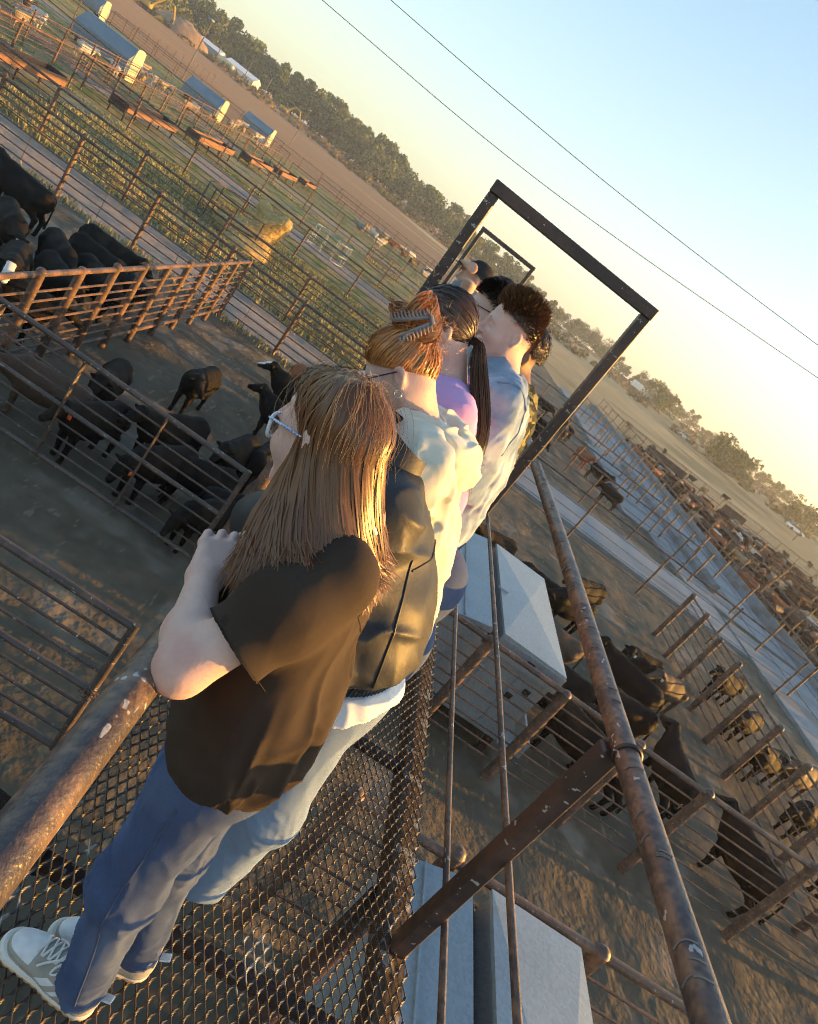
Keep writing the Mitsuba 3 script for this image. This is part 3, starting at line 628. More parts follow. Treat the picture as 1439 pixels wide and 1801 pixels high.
def shoe(key, heel, toe, col_up, col_toe, gum=True, z=DZ, detail=True):
    """Low trainer from heel to toe on the deck."""
    h, t = A(heel[0], heel[1], z + .006), A(toe[0], toe[1], z + .006); f = unit(t - h); L = np.linalg.norm(t - h); l = A(-f[1], f[0], 0); U = A(0, 0, 1)
    R = np.stack([f, l, U], 1); o = h
    s = key + '__' + 'shoe'; n = 0
    while s in labels or any(k2.startswith(s + '__') for k2 in scene): n += 1; s = f'{key}__shoe_{n:03d}'
    def sole(p):
        q = (p - o) @ R; q[..., 1] *= 1 + .25 * np.clip(np.abs(q[..., 0] / L - .62) - .2, 0, 1)
        d = limb(q, [A(.045, 0, .016), A(.10, 0.0, .016), A(L - .05, .004, .018)], [.040, .036, .046], .03)
        d = smax(d, np.abs(q[..., 2] - .017) - .017, .008)
        return d + .0022 * (np.sin(q[..., 0] * 320) > .3) * (q[..., 2] < .016)
    def upper(p):
        q = (p - o) @ R; d = limb(q, [A(.050, 0, .045), A(.115, 0, .045), A(L - .058, .003, .030)], [.040, .040, .040], .03)
        d = smin(d, sd_cone(q, A(.058, 0, .05), A(.052, 0, .098), .038, .035), .03)
        d = smin(d, sd_cone(q, A(.075, 0, .085), A(L - .09, 0, .055), .030, .030), .03)
        d = smax(d, .028 - q[..., 2], .004); d = smax(d, q[..., 2] - .105 - .05 * (q[..., 0] - .05), .006)
        return smax(d, -sd_cone(q, A(.056, 0, .07), A(.050, 0, .16), .026, .034), .006)
    lo, hi = np.minimum(h, t) - .07, np.maximum(h, t) + .07; hi[2] = z + .15; lo[2] = z - .002
    m = nets(sole, lo, hi, .004 if detail else .008); c = (m.vertices - o) @ R
    add(s + '__sole', m, 'vertex_paint', True, color=np.where((c[:, 2] < .017)[:, None], A(.50, .30, .12) if gum else A(.70, .69, .66), A(.66, .65, .61)))
    m = nets(upper, lo, hi, .0038 if detail else .0075); c = (m.vertices - o) @ R; mk = f'shoe_upper_{"" if gum else "plain"}'
    if mk not in scene:
        ca, cb = mi.Color3f(*col_up), mi.Color3f(*col_toe)
        def paint(p, n, uv):
            u, v = uv.x, uv.y; f_ = fbm(p.x * 60, p.y * 60, p.z * 60, 2)
            toe_ = smoothstep(.655, .665, u) * smoothstep(.050, .053, v + .03 * (u - .8)) * (1 - smoothstep(.925, .935, u))
            bar1 = smoothstep(0, .006, .045 - dr.abs(u - .50 + (v - .05) * 3.2)) * smoothstep(.036, .039, v) * (1 - smoothstep(.068, .071, v))
            bar2 = smoothstep(0, .006, .030 - dr.abs(u - .36 + (v - .05) * 3.2)) * smoothstep(.036, .039, v) * (1 - smoothstep(.075, .078, v))
            w = dr.maximum(toe_, dr.maximum(bar1, bar2)); line = smoothstep(.004, .0, dr.abs(v - .040)) + smoothstep(.006, .0, dr.abs(u - .66)) * smoothstep(.05, .055, v)
            return mix(mix(ca, cb, w), ca * .55, dr.minimum(line, 1) * .6) * (.85 + .3 * f_)
        M(mk, pr(proc(paint), .85))
    add(s + '__upper', m, mk, True, uv=np.stack([c[:, 0] / L, c[:, 2]], 1))
    if detail:
        def drop(q, h_):
            q = np.array(q, float) @ R.T + o
            for _ in range(25): q = q - U * (upper(q) - h_)[:, None] * .8
            return q
        la = []
        for i in range(6):
            x = .100 + i * .0175; q = np.linspace(-1, 1, 11); la.append(tube(drop(np.stack([x + .007 * q * (-1) ** i, .026 * q, .15 + 0 * q], 1), .0018), .0030, 5))
            la.append(tube(drop(np.stack([x - .007 * q * (-1) ** i, .026 * q, .15 + 0 * q], 1), .0024), .0030, 5))
        for sg in (-1, 1):
            aa = np.linspace(0, 2 * np.pi, 18); la.append(tube(drop(np.stack([.118 + .020 * np.cos(aa), sg * (.022 + .020 * np.cos(aa + .6)), .15 + 0 * aa], 1), .006), .0028, 5))
            la.append(tube(drop(np.stack([.118 + np.linspace(0, .055, 8), sg * np.linspace(.004, .040, 8), .15 + np.zeros(8)], 1), .004), .0028, 5))
        for i, lc in enumerate(la): add(s + '__lace', lc, 'lace_white', 60)
        add(s + '__heel_tab', bar(o + R @ A(.012, 0, .085), o + R @ A(-.012, 0, .098), .022, .006, .002), 'clear_plastic', False)
    return s
LEGF = []
def legs(key, hips, knees, ankles, mat, rs=(.098, .068, .058), res=.006, amp=.006, seat=None, flare=0.0, hem=True):
    def f(p):
        d = None
        for h, k_, a in zip(hips, knees, ankles):
            e = limb(p, [h, k_, a - A(0, 0, .06)], [rs[0], rs[1], rs[2] + flare], .05)
            t = np.clip((a[2] + .25 - p[..., 2]) / .25, 0, 1)
            e = e - wrinkle(p, (1, .3, .15), .022, amp * 1.0, 3) * t - wrinkle(p, (k_ - h) + A(.1, 0, 0), .035, amp * .8, 8) - wrinkle(p, (1, .2, -.4), .026, amp, 13) * np.exp(-((p[..., 2] - k_[2]) / .09) ** 2)
            e = smax(e, a[2] - .035 - p[..., 2], .004); e = smax(e, -sd_cone(p, a - A(0, 0, .15), a, rs[2] + flare - .007, rs[2] + flare - .010), .003)
            d = e if d is None else smin(d, e, .02)
        c = (hips[0] + hips[1]) / 2
        if seat is not None: d = smin(d, sd_ell(p, c + A(*seat), (.125, .165, .13)), .06)
        return d
    P = np.vstack([hips, knees, ankles]); lo, hi = P.min(0) - .19, P.max(0) + .19; lo[2] = min(a[2] for a in ankles) - .05
    LEGF[:] = [f]; return add(key + '__jeans', nets(f, lo, hi, res), mat, True)

# ---- first girl: long red brown hair, black tee, blue jeans
def girl_one():
    K = 'person'; c, R = A(-.014, 1.215, 4.010), head_rot(math.radians(34), math.radians(17), math.radians(-3))
    shL, shR, nk = A(.118, 1.065, 3.865), A(.135, 1.415, 3.875), A(.105, 1.235, 3.915)
    elL, wrL = A(.010, .940, 3.652), A(-.050, 1.150, 3.678); elR, wrR = A(.03, 1.57, 3.68), A(-.035, 1.32, 3.676)
    hips, knees, ankles = [A(.172, 1.125, 3.31), A(.215, 1.285, 3.31)], [A(.190, 1.125, 2.955), A(.250, 1.275, 2.96)], [A(.258, 1.122, 2.645), A(.345, 1.263, 2.645)]
    hand = lambda p: sd_hand(p, wrL, A(-.062, 1.252, 3.700), A(1, .1, 0), A(-.10, -.25, 1), (.10, .95, .70), (A(-.010, 1.215, 3.684), A(.010, 1.248, 3.676), A(.012, 1.276, 3.668)), 1.04, .016, .55)
    handR = lambda p: sd_hand(p, wrR, A(-.062, 1.225, 3.672), A(.3, -.1, .9), A(-1, 0, .2), (.25, .4, .4), (A(-.02, 1.265, 3.69), A(-.04, 1.235, 3.70), A(-.055, 1.215, 3.70)), .95)
    def arms(p):
        d = limb(p, [shL, elL], [.046, .043]); d = smin(d, limb(p, [elL, elL + (wrL - elL) * .35, wrL], [.038, .041, .0285], .03), .022)
        d = smin(d, limb(p, [shR, elR], [.046, .043]), .03); return smin(d, limb(p, [elR, elR + (wrR - elR) * .4, wrR], [.041, .040, .027], .03), .022)
    def body(p):
        d = arms(p); d = smin(d, hand(p), .016)
        d = smin(d, sd_cone(p, c + R @ A(-.025, 0, -.05), nk, .053, .058), .03)
        d = smin(d, sd_torso(p, [nk - A(0, 0, .04), A(.14, 1.235, 3.76), A(.18, 1.21, 3.52), A(.19, 1.205, 3.36)], shR - shL, [.11, .12, .11, .12], [.055, .07, .07, .09]), .04)
        for h, k_, a in zip(hips, knees, ankles): d = smin(d, limb(p, [h, k_, a, a - A(0, 0, .04)], [.075, .05, .034, .034], .03), .03)
        return d
    lo, hi = A(-.14, .82, 2.60), A(.42, 1.60, 3.99)
    mb = nets(body, lo, hi, .0065)
    full = lambda p: smin(smin(sd_head(p, c, R), sd_cone(p, c + R @ A(-.025, 0, -.05), nk, .053, .058), .03), 1e9 + 0 * p[..., 0], .01)
    mh = nets(full, c - .14, c + A(.14, .14, .15), .0032)
    mhand = nets(lambda p: smin(arms(p), hand(p), .012), A(-.125, 1.06, 3.60), A(.06, 1.37, 3.75), .0024)
    mh2 = nets(lambda p: smin(arms(p), handR(p), .014), A(-.12, 1.12, 3.62), A(.0, 1.38, 3.73), .0035)
    add(K + '__body', cat([mb, mh, mhand, mh2]), 'skin_fair', True)
    # tee
    lat = shR - shL
    def tee(p):
        d = sd_torso(p, [nk - A(-.01, 0, .045), A(.125, 1.235, 3.77), A(.166, 1.215, 3.55), A(.174, 1.20, 3.40), A(.178, 1.195, 3.28)], lat, [.165, .20, .195, .20, .205], [.072, .100, .122, .126, .128], .08)
        cu = shL + (elL - shL) * .72
        sl = limb(p, [shL + A(.015, .03, -.005), shL + (elL - shL) * .3 - A(-.004, 0, .004), cu - A(-.010, 0, .012), shL + (elL - shL) * 1.1 - A(-.012, 0, .016)], [.080, .078, .071, .068], .03); sl = smax(sl, halfspace(p, cu, elL - shL), .003); ud = unit(elL - shL); sl = smax(sl, -sd_cone(p, cu - ud * .03 - A(-.008, 0, .010), cu + ud * .08 - A(-.012, 0, .014), .052, .056), .004)
        cr = shR + (elR - shR) * .62
        sr = smax(limb(p, [shR, cr, shR + (elR - shR) * 1.1], [.075, .08, .084], .03), halfspace(p, cr, elR - shR), .003)
        d = smin(smin(d, sl, .035), sr, .035)
        w = wrinkle(p, (-.25, .15, 1), .055, .020, 21, .9) * np.clip((3.85 - p[..., 2]) / .25, .15, 1) + wrinkle(p, (.9, -.5, .55), .045, .020, 4, .9) * np.exp(-((p[..., 2] - 3.42) / .16) ** 2) + wrinkle(p, elL - shL, .03, .010, 9) * np.exp(-(np.linalg.norm(p - (shL + elL) / 2, axis=-1) / .1) ** 2)
        w = w * np.clip((p[..., 2] - 3.37) / .10, .25, 1)
        d = d - w * np.clip(np.linalg.norm(p - elL, axis=-1) / .2 - .6, 0, 1) + .008
        hemz = 3.405 + .05 * np.clip((.1 - p[..., 0]) / .1, 0, 1.2) + .012 * np.sin(p[..., 0] * 19 + p[..., 1] * 11)
        d = smax(d, hemz - p[..., 2], .004)
        inner = sd_torso(p, [A(.176, 1.21, 3.46), A(.18, 1.195, 3.16)], lat, [.188, .20], [.112, .118], .05)
        d = smax(d, -inner, .004)
        return smax(d, -sd_cone(p, nk + A(.005, 0, -.03), nk + A(-.06, 0, .14), .070, .11), .008)
    add(K + '__shirt', nets(tee, A(-.06, .86, 3.20), A(.44, 1.64, 4.0), .0052), 'tee_black', True)
    ud = unit(elL - shL); cu = shL + (elL - shL) * .72; u_, v_, _ = frame(ud)
    for cc_, rr_, nm_ in ((cu - ud * .016 - A(-.010, 0, .012), .12, 'stitch'), (shL + A(.03, .045, -.02), .16, 'stitch')):
        th = np.linspace(0, 2 * np.pi, 41)[:-1] if rr_ < .15 else np.linspace(2.2, 5.6, 30); dirs = np.cos(th)[:, None] * u_ + np.sin(th)[:, None] * v_
        q = project(tee, cc_ + dirs * rr_, -dirs, .0006, 30, .7); add(K + '__shirt__' + nm_, tube(q, .0013, 5), 'shirt_thread' if 'shirt_thread' in scene else M('shirt_thread', pr((.012, .009, .007), .9)), 60)
    legs(K, hips, knees, ankles, 'denim_blue', (.090, .061, .044), .0052, .010, seat=(.01, 0, .07))
    seam = []
    for h, k_, a in zip(hips[:1], knees[:1], ankles[:1]):
        pts = spline(np.array([h + A(-.015, -.12, -.0), (h + k_) / 2 + A(-.012, -.10, 0), k_ + A(-.008, -.09, 0), (k_ + a) / 2 + A(-.004, -.08, 0), a + A(0, -.065, -.01)])[None], 40)[0]
        for _ in range(30): pts = pts + A(0, 1, 0) * (LEGF[0](pts) - .0008)[:, None] * .7
        seam.append(tube(pts, .0022, 5))
    add(K + '__seam', cat(seam), M('denim_seam', pr((.05, .07, .13), .9)), 60)
    pk = [bar((.20, 1.018, 3.255), (.275, 1.045, 3.25), .03, .004, .001)]
    # hair: left and right curtains from a middle part, falling in front of and behind the shoulder
    rng = np.random.default_rng(21); items = []
    sgn_tab = {}
    def guide(th, lift, end, n, mid=None):
        th = np.asarray(th); a = np.abs(th); side = np.sign(th)
        u = np.clip((a - .8) / 1.3, 0, 1)
        root = np.stack([.062 - .125 * u, .006 * side, .100 + .022 * np.sin(u * 2.2)], -1)
        C = [root] + [ell_pt(side * (a + np.maximum(1.52 - a, 0) * sw_), np.full_like(th, be), lift * q) for be, q, sw_ in ((1.05, 1.04, .0), (.62, 1.055, .12), (.2, 1.07, .55), (-.22, 1.07, 1.0))]
        C = np.stack(C, 1) @ R.T + c
        e = end(th); last = C[:, -1]
        C = np.concatenate([C, (last + (e - last) * .34 + A(0, 0, -.012))[:, None], (last + (e - last) * .70)[:, None], e[:, None]], 1); return C
    LT, LE = np.array([.72, 1.05, 1.45, 1.8, 2.2, 2.6, 3.15]), np.array([[-.012, 1.05, 3.80], [.012, 1.036, 3.80], [.045, 1.022, 3.825], [.085, 1.022, 3.855], [.165, 1.08, 3.835], [.216, 1.17, 3.825], [.218, 1.24, 3.825]])
    RE = LE * [1, -1, 1] + [0.01, 2.46, .0]
    def end(th):
        a = np.abs(th); return np.where((th < 0)[:, None], np.stack([np.interp(a, LT, LE[:, i]) for i in range(3)], 1), np.stack([np.interp(a, LT, RE[:, i]) for i in range(3)], 1)) if False else np.where((th > 0)[:, None], np.stack([np.interp(a, LT, LE[:, i]) for i in range(3)], 1), np.stack([np.interp(a, LT, RE[:, i]) for i in range(3)], 1))
    base = (.135, .058, .024)
    HC = lambda P: np.stack([np.full(P.shape[:2], c[0] + .03), np.full(P.shape[:2], c[1]), np.maximum(np.minimum(P[..., 2], c[2] + .02), c[2] - .5)], -1) + A(0, 0, .0)
    # shell under the locks
    for sg in (1, -1):
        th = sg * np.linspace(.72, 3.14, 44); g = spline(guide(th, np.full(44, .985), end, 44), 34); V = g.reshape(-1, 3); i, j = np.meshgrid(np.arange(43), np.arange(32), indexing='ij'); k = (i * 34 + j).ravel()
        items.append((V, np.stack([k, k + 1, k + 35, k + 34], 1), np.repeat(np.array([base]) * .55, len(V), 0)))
    n = 8000; sg = np.where(rng.random(n) < .78, 1, -1); th = sg * (.70 + 2.45 * rng.random(n) ** .9)
    clump = np.round(th * 26) / 26; thc = th * .78 + clump * .22
    C = guide(thc, 1.0 + .022 * rng.random(n), end, n); C[:, 5:] += rng.standard_normal((n, 1, 3)) * np.array([.003, .003, .002]); C[:, 6:] += rng.standard_normal((n, 1, 3)) * .003
    C[:, -1] += rng.standard_normal((n, 3)) * [.008, .006, .018] + (np.sin(clump * 57.3) * .5)[:, None] * A(.006, .0, .022); C[:, 6] += (np.sin(clump * 41.1))[:, None] * A(.007, .004, 0)
    ck = (np.sin(clump * 91.7) * .5 + .5)[:, None] * .18 + .91
    S = spline(C, 17); tt = np.linspace(0, 1, 17)[None, :]; ph = (clump * 33.0)[:, None]; S[:, :, 0] += .0045 * np.sin(ph + tt * 8) * tt; S[:, :, 1] += .0035 * np.cos(ph * 1.7 + tt * 7) * tt
    items.append((lambda r: (r[0][0], r[0][1], r[1]))(strands(S, .0012, tone(rng, base, n, .08) * ck, HC(S), .10)))
    fly = guide(sg[:120] * (.9 + 2.2 * rng.random(120)), 1.06 + .10 * rng.random(120), end, 120); fly[:, 1:] += np.cumsum(rng.standard_normal((120, 7, 3)) * .008, 1); fly = fly[:, :5]
    items.append((lambda r: (r[0][0], r[0][1], r[1]))(strands(spline(fly, 18), .00042, tone(rng, (.30, .18, .09), 120))))
    hair_join(K, 'hair', items)
    # glasses: clear front, patterned blue temples
    gl = []
    def rect(cy, w=.029, h=.0225, n=20):
        a = np.linspace(0, 2 * np.pi, n + 1)[:-1]; q = np.sign(np.cos(a)) * np.abs(np.cos(a)) ** .55, np.sign(np.sin(a)) * np.abs(np.sin(a)) ** .55
        return np.stack([.097 - .012 * (np.abs(cy + w * q[0]) / .06) ** 2, cy + w * q[0], -.010 + h * q[1]], 1)
    for s in (-1, 1): add(K + '__glasses__rim', tube(rect(.034 * s) @ R.T + c, .0034, 8, closed=True), 'clear_plastic', 60)
    for s in (-1, 1):
        r_ = rect(.034 * s); v = np.vstack([r_, r_.mean(0)]) @ R.T + c; add(K + '__glasses__lens', (v, np.array([[i, (i + 1) % 20, 20] for i in range(20)])), 'lens_glass', False)
    add(K + '__glasses__bridge', tube(A([.098, -.006, -.004], [.101, 0, .0], [.098, .006, -.004]) @ R.T + c, .003, 6), 'clear_plastic', 60)
    M('temple_print', pr(proc(lambda p, n, uv: mix((.16, .30, .62), (.60, .72, .85), smoothstep(.48, .6, fbm(p.x * 240, p.y * 240, p.z * 240, 2)))), .3))
    for s in (-1, 1): add(K + '__glasses__temple', bar(R @ A(.086, .064 * s, .004) + c, R @ A(-.012, .086 * s, .004) + c, .0105, .0035, .001), 'temple_print', False)
    # print: white and blue sketch on the front, small red script at the chest
    segs = [[(0, .018), (.010, .026), (.018, .018), (.012, .006), (.002, .010), (.006, .020)], [(.014, .0), (.022, -.010), (.012, -.016), (.004, -.008), (.014, 0), (.026, .006)]]
    q = project(tee, [[A(.02 + a * .5, 1.072 + .25 * a, 3.80 + b) for a, b in sg_] for sg_ in segs], A(1, .6, -.1) * np.ones((2, 6, 1)), .0012)
    add(K + '__shirt_script', cat([tube(spline(x[None], 18)[0], .0015, 5) for x in q]), M('print_red', pr((.55, .03, .05), .8)), 60)
    n = 26; a_, b_ = rng.uniform(0, 1, n), rng.uniform(0, 1, n); q0 = np.stack([np.full(n, -.04), 1.08 + .16 * a_, 3.77 - .15 * b_], 1); d0 = np.stack([rng.uniform(-.2, .2, n), rng.uniform(-.4, .4, n), -np.ones(n)], 1)
    q = project(tee, q0[:, None] + d0[:, None] * np.linspace(0, .035, 5)[None, :, None], A(1, .1, -.1) * np.ones((n, 5, 1)), .0012)
    add(K + '__shirt_print', cat([tube(x, .0014, 4) for x in q]), M('print_white', pr((.55, .62, .75), .8)), 60)
    labels[K + '__shirt_print'] = {'label': 'white and blue line drawing printed on the shirt front', 'kind': 'stuff'}
    labels[K + '__shirt_script'] = {'label': 'small red script on the chest'}
    for hl, to in (((.318, 1.117), (.040, 1.180)), ((.405, 1.266), (.118, 1.238))): shoe(K, hl, to, (.33, .32, .285), (.66, .69, .72))
    add(K + '__sock', cat([tube([a - A(0, 0, .05), a + A(0, 0, .02)], .037, 12) for a in ankles[:1]]), M('sock_black', pr((.02, .018, .017), .95)), 60)
    add(K + '__sock', tube([ankles[1] - A(0, 0, .05), ankles[1] + A(0, 0, .02)], .037, 12), 'sock_black', 60)
    add(K + '__bra_strap', tube(spline(A([.06, 1.17, 3.955], [.10, 1.165, 3.962], [.150, 1.17, 3.935])[None], 10)[0], .005, 6), 'tee_white', 60)
    lab(K, 'girl with long straight brown hair and dark tee, arms folded on the near rail', 'person')
_names['person'] = 0
girl_one()
# ---- the other visitors along the rail
def visitor(label, c, R, nk, sh, el, wr, torso, tw, td, hips, knees, ankles, skin_, top, jeans='denim_blue', top_fn=None, short=False, res=.009, rs=(.098, .07, .06), arm_top=(.064, .056, .046), eyes=True, hem=None, fold=.010, flare=0.0, top_name='shirt', shoes=True, sleeve=.6):
    K = new('person'); sh, el, wr = [[A(*q) for q in w] for w in (sh, el, wr)]; nk = A(*nk); torso = [A(*q) for q in torso]; hips, knees, ankles = [[A(*q) for q in w] for w in (hips, knees, ankles)]
    lat = sh[1] - sh[0]
    def arm(p):
        d = None
        for s_, e_, w_ in zip(sh, el, wr):
            x = smin(limb(p, [s_, e_], [.052, .042]), limb(p, [e_, e_ + (w_ - e_) * .4, w_], [.040, .039, .026]), .02); d = x if d is None else smin(d, x, .02)
        return d
    def hands(p):
        d = None
        for i, w_ in enumerate(wr):
            f = unit(w_ - el[i]); kn = w_ + f * .075; s_ = A(0, 1 if i == 0 else -1, 0) if abs(f[1]) < .7 else A(-1, 0, 0)
            t = w_ + f * .05 + s_ * .035
            x = sd_hand(p, w_, kn, s_, (0, 0, 1), (.5, .7, .6), (t, t + f * .03 + s_ * .008, t + f * .052), .97); d = x if d is None else np.minimum(d, x)
        return d
    def body(p):
        d = smin(arm(p), hands(p), .014); d = smin(d, sd_cone(p, c + R @ A(-.028, 0, -.05), nk, .052, .060), .03)
        d = smin(d, sd_torso(p, [nk - A(0, 0, .05)] + torso, lat, [w * .82 for w in [tw[0] * .8] + list(tw)], [w * .82 for w in [td[0] * .8] + list(td)]), .05)
        for h, k_, a in zip(hips, knees, ankles): d = smin(d, limb(p, [h, k_, a, a - A(0, 0, .04)], [.07, .048, .034, .034], .03), .03)
        return d
    P = np.vstack([sh, el, wr, torso, hips, knees, ankles, [nk]]); lo, hi = P.min(0) - .20, P.max(0) + .20; lo[2] = DZ + .02
    hi[2] = min(hi[2], c[2] - .02)
    parts = [nets(body, lo, hi, .014, .012)]
    parts.append(nets(lambda p: smin(sd_head(p, c, R), sd_cone(p, c + R @ A(-.028, 0, -.05), nk, .052, .060), .03), c - .15, c + A(.16, .15, .16), .0042 if c[1] < 2.8 else .006))
    wb = np.array(wr); parts.append(nets(lambda p: smin(arm(p), hands(p), .014), wb.min(0) - .10, wb.max(0) + .10, .009))
    add(K + '__body', cat(parts), skin_, True)
    if eyes:
        for s_ in (-1, 1):
            v = R @ A(.0712, .031 * s_, -.006) + c
            m = trimesh.creation.icosphere(2, .0128); m.vertices += v; add(K + '__eye', m, 'eye_white', True)
            m = trimesh.creation.icosphere(2, .0058); m.vertices += v + R @ A(.0074, .001 * s_, -.001); add(K + '__eye__iris', m, M('iris_brown', pr((.07, .045, .03), .2)) if 'iris_brown' not in scene else 'iris_brown', True)
    f = top_fn
    if f is None:
        def f(p):
            d = sd_torso(p, [nk - A(-.01, 0, .045)] + torso, lat, [.15] + list(tw), [.075] + list(td))
            for s_, e_, w_ in zip(sh, el, wr):
                if short:
                    cu = s_ + (e_ - s_) * sleeve; x = smax(limb(p, [s_, cu, e_], [arm_top[0] + .008, arm_top[0] + .006, arm_top[0]]), halfspace(p, cu, e_ - s_), .004)
                else:
                    x = smin(limb(p, [s_, e_], arm_top[:2]), limb(p, [e_, w_], [arm_top[1], arm_top[2]]), .03); x = smax(x, halfspace(p, w_ - unit(w_ - e_) * .02, w_ - e_), .004)
                    x = x - wrinkle(p, np.cross(e_ - s_, w_ - e_) + A(.01, .01, .02), .03, fold, 5) * np.exp(-(np.linalg.norm(p - e_, axis=-1) / .14) ** 2)
                d = smin(d, x, .035)
            d = d - wrinkle(p, torso[-1] - nk, .055, fold * 1.3, 21) - wrinkle(p, (1, .4, -.3), .05, fold, 31) - wrinkle(p, (.3, .2, 1), .026, fold * .45, 41)
            hz = (hem if hem is not None else hips[0][2] + .02)
            d = smax(d, hz - p[..., 2], .006)
            return smax(d, -sd_cone(p, nk + A(.0, 0, -.02), nk + A(-.06, 0, .16), .062, .10), .008)
    lo, hi = P.min(0) - .22, P.max(0) + .22
    add(f'{K}__{top_name}', nets(f, A(lo[0], lo[1], min(q[2] for q in torso) - .25), A(hi[0], hi[1], nk[2] + .16), res, .012), top, True)
    legs(K, hips, knees, ankles, jeans, rs, .012 if K != 'person_001' else .0065, .006, seat=(.02, 0, .07), flare=flare)
    if shoes:
        for i, a in enumerate(ankles): shoe(K, (a[0] + .065, a[1] + .004), (a[0] - .205, a[1] - .015 + .03 * i), (.60, .60, .58), (.68, .68, .66), False, detail=False)
    lab(K, label, 'person'); return K, f
def cap_hair(K, c, R, base, seed, n=2600, flow=None, length=.05, s0=1.02, bf=.55, bb=-.55, rad=.0012, m=10, shell=True, lift=.03, curl=0.0, jit=.004):
    """Hair from the whole scalp: flow(root angles) gives the local end points and the way they bend."""
    rng = np.random.default_rng(seed); items = []
    if shell:
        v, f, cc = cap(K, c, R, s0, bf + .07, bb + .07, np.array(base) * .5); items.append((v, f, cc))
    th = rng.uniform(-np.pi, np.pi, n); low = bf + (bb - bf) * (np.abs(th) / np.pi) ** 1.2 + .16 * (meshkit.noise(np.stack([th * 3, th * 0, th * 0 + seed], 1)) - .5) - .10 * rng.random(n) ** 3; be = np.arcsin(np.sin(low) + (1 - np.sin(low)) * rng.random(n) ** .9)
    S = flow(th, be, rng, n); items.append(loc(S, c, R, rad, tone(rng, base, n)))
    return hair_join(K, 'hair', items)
def flow_to(tie, lift=1.04, m=5):
    """Locks combed over the scalp towards a tie point."""
    def g(th, be, rng, n):
        a = ell_pt(th, be, 1.02) - ELL_C; b = np.array(tie) - ELL_C; out = []
        la, lb = np.linalg.norm(a / ELL_R, axis=1), np.linalg.norm(b / ELL_R)
        ua, ub = a / ELL_R / la[:, None], b / ELL_R / lb
        for t in np.linspace(0, 1, 8):
            u = ua * (1 - t) + ub * t; u /= np.linalg.norm(u, axis=1, keepdims=True)
            k = (1.02 + (lift - 1) * np.sin(np.pi * t) + .016 * rng.random(n) + (lb - 1.02) * t ** 2)[:, None]
            out.append(ELL_C + ELL_R * u * k)
        out = np.stack(out, 1); out[:, 1:] += rng.standard_normal((n, 1, 3)) * .0025; return spline(out, 10)
    return g
def flow_short(top, side, push):
    """Short hair: long on top, pushed along the local vector, short at the sides."""
    def g(th, be, rng, n):
        r = ell_pt(th, be, 1.0); nrm = (r - ELL_C) / ELL_R ** 2; nrm /= np.linalg.norm(nrm, axis=1, keepdims=True)
        L = side + (top - side) * np.clip((be - .35) / .5, 0, 1) * (.7 + .6 * rng.random(n)); d = nrm * .8 + np.array(push) + rng.standard_normal((n, 3)) * .16 + .35 * (np.stack([meshkit.noise(r * 38 + 9 * i, i) for i in range(3)], 1) - .5) * 2; d /= np.linalg.norm(d, axis=1, keepdims=True)
        t = np.linspace(0, 1, 6)[None, :, None]; return r[:, None] + nrm[:, None] * (L[:, None, None] * t * .8) * (1 - .4 * t) + d[:, None] * L[:, None, None] * t ** 1.6 * .8
    return g
def flow_curl(L, rr, turns):
    def g(th, be, rng, n):
        r = ell_pt(th, be, 1.0); nrm = (r - ELL_C) / ELL_R ** 2; nrm /= np.linalg.norm(nrm, axis=1, keepdims=True); u = np.cross(nrm, rng.standard_normal((n, 3))); u /= np.linalg.norm(u, axis=1, keepdims=True); v = np.cross(nrm, u)
        t = np.linspace(0, 1, 15)[None, :, None]; ph = rng.uniform(0, 6.28, n)[:, None, None]; ll = L * (.6 + .6 * rng.random(n))[:, None, None]
        return r[:, None] + nrm[:, None] * ll * t + (u[:, None] * np.cos(ph + t * turns * 6.28) + v[:, None] * np.sin(ph + t * turns * 6.28)) * rr * np.minimum(1, t * 4)
    return g

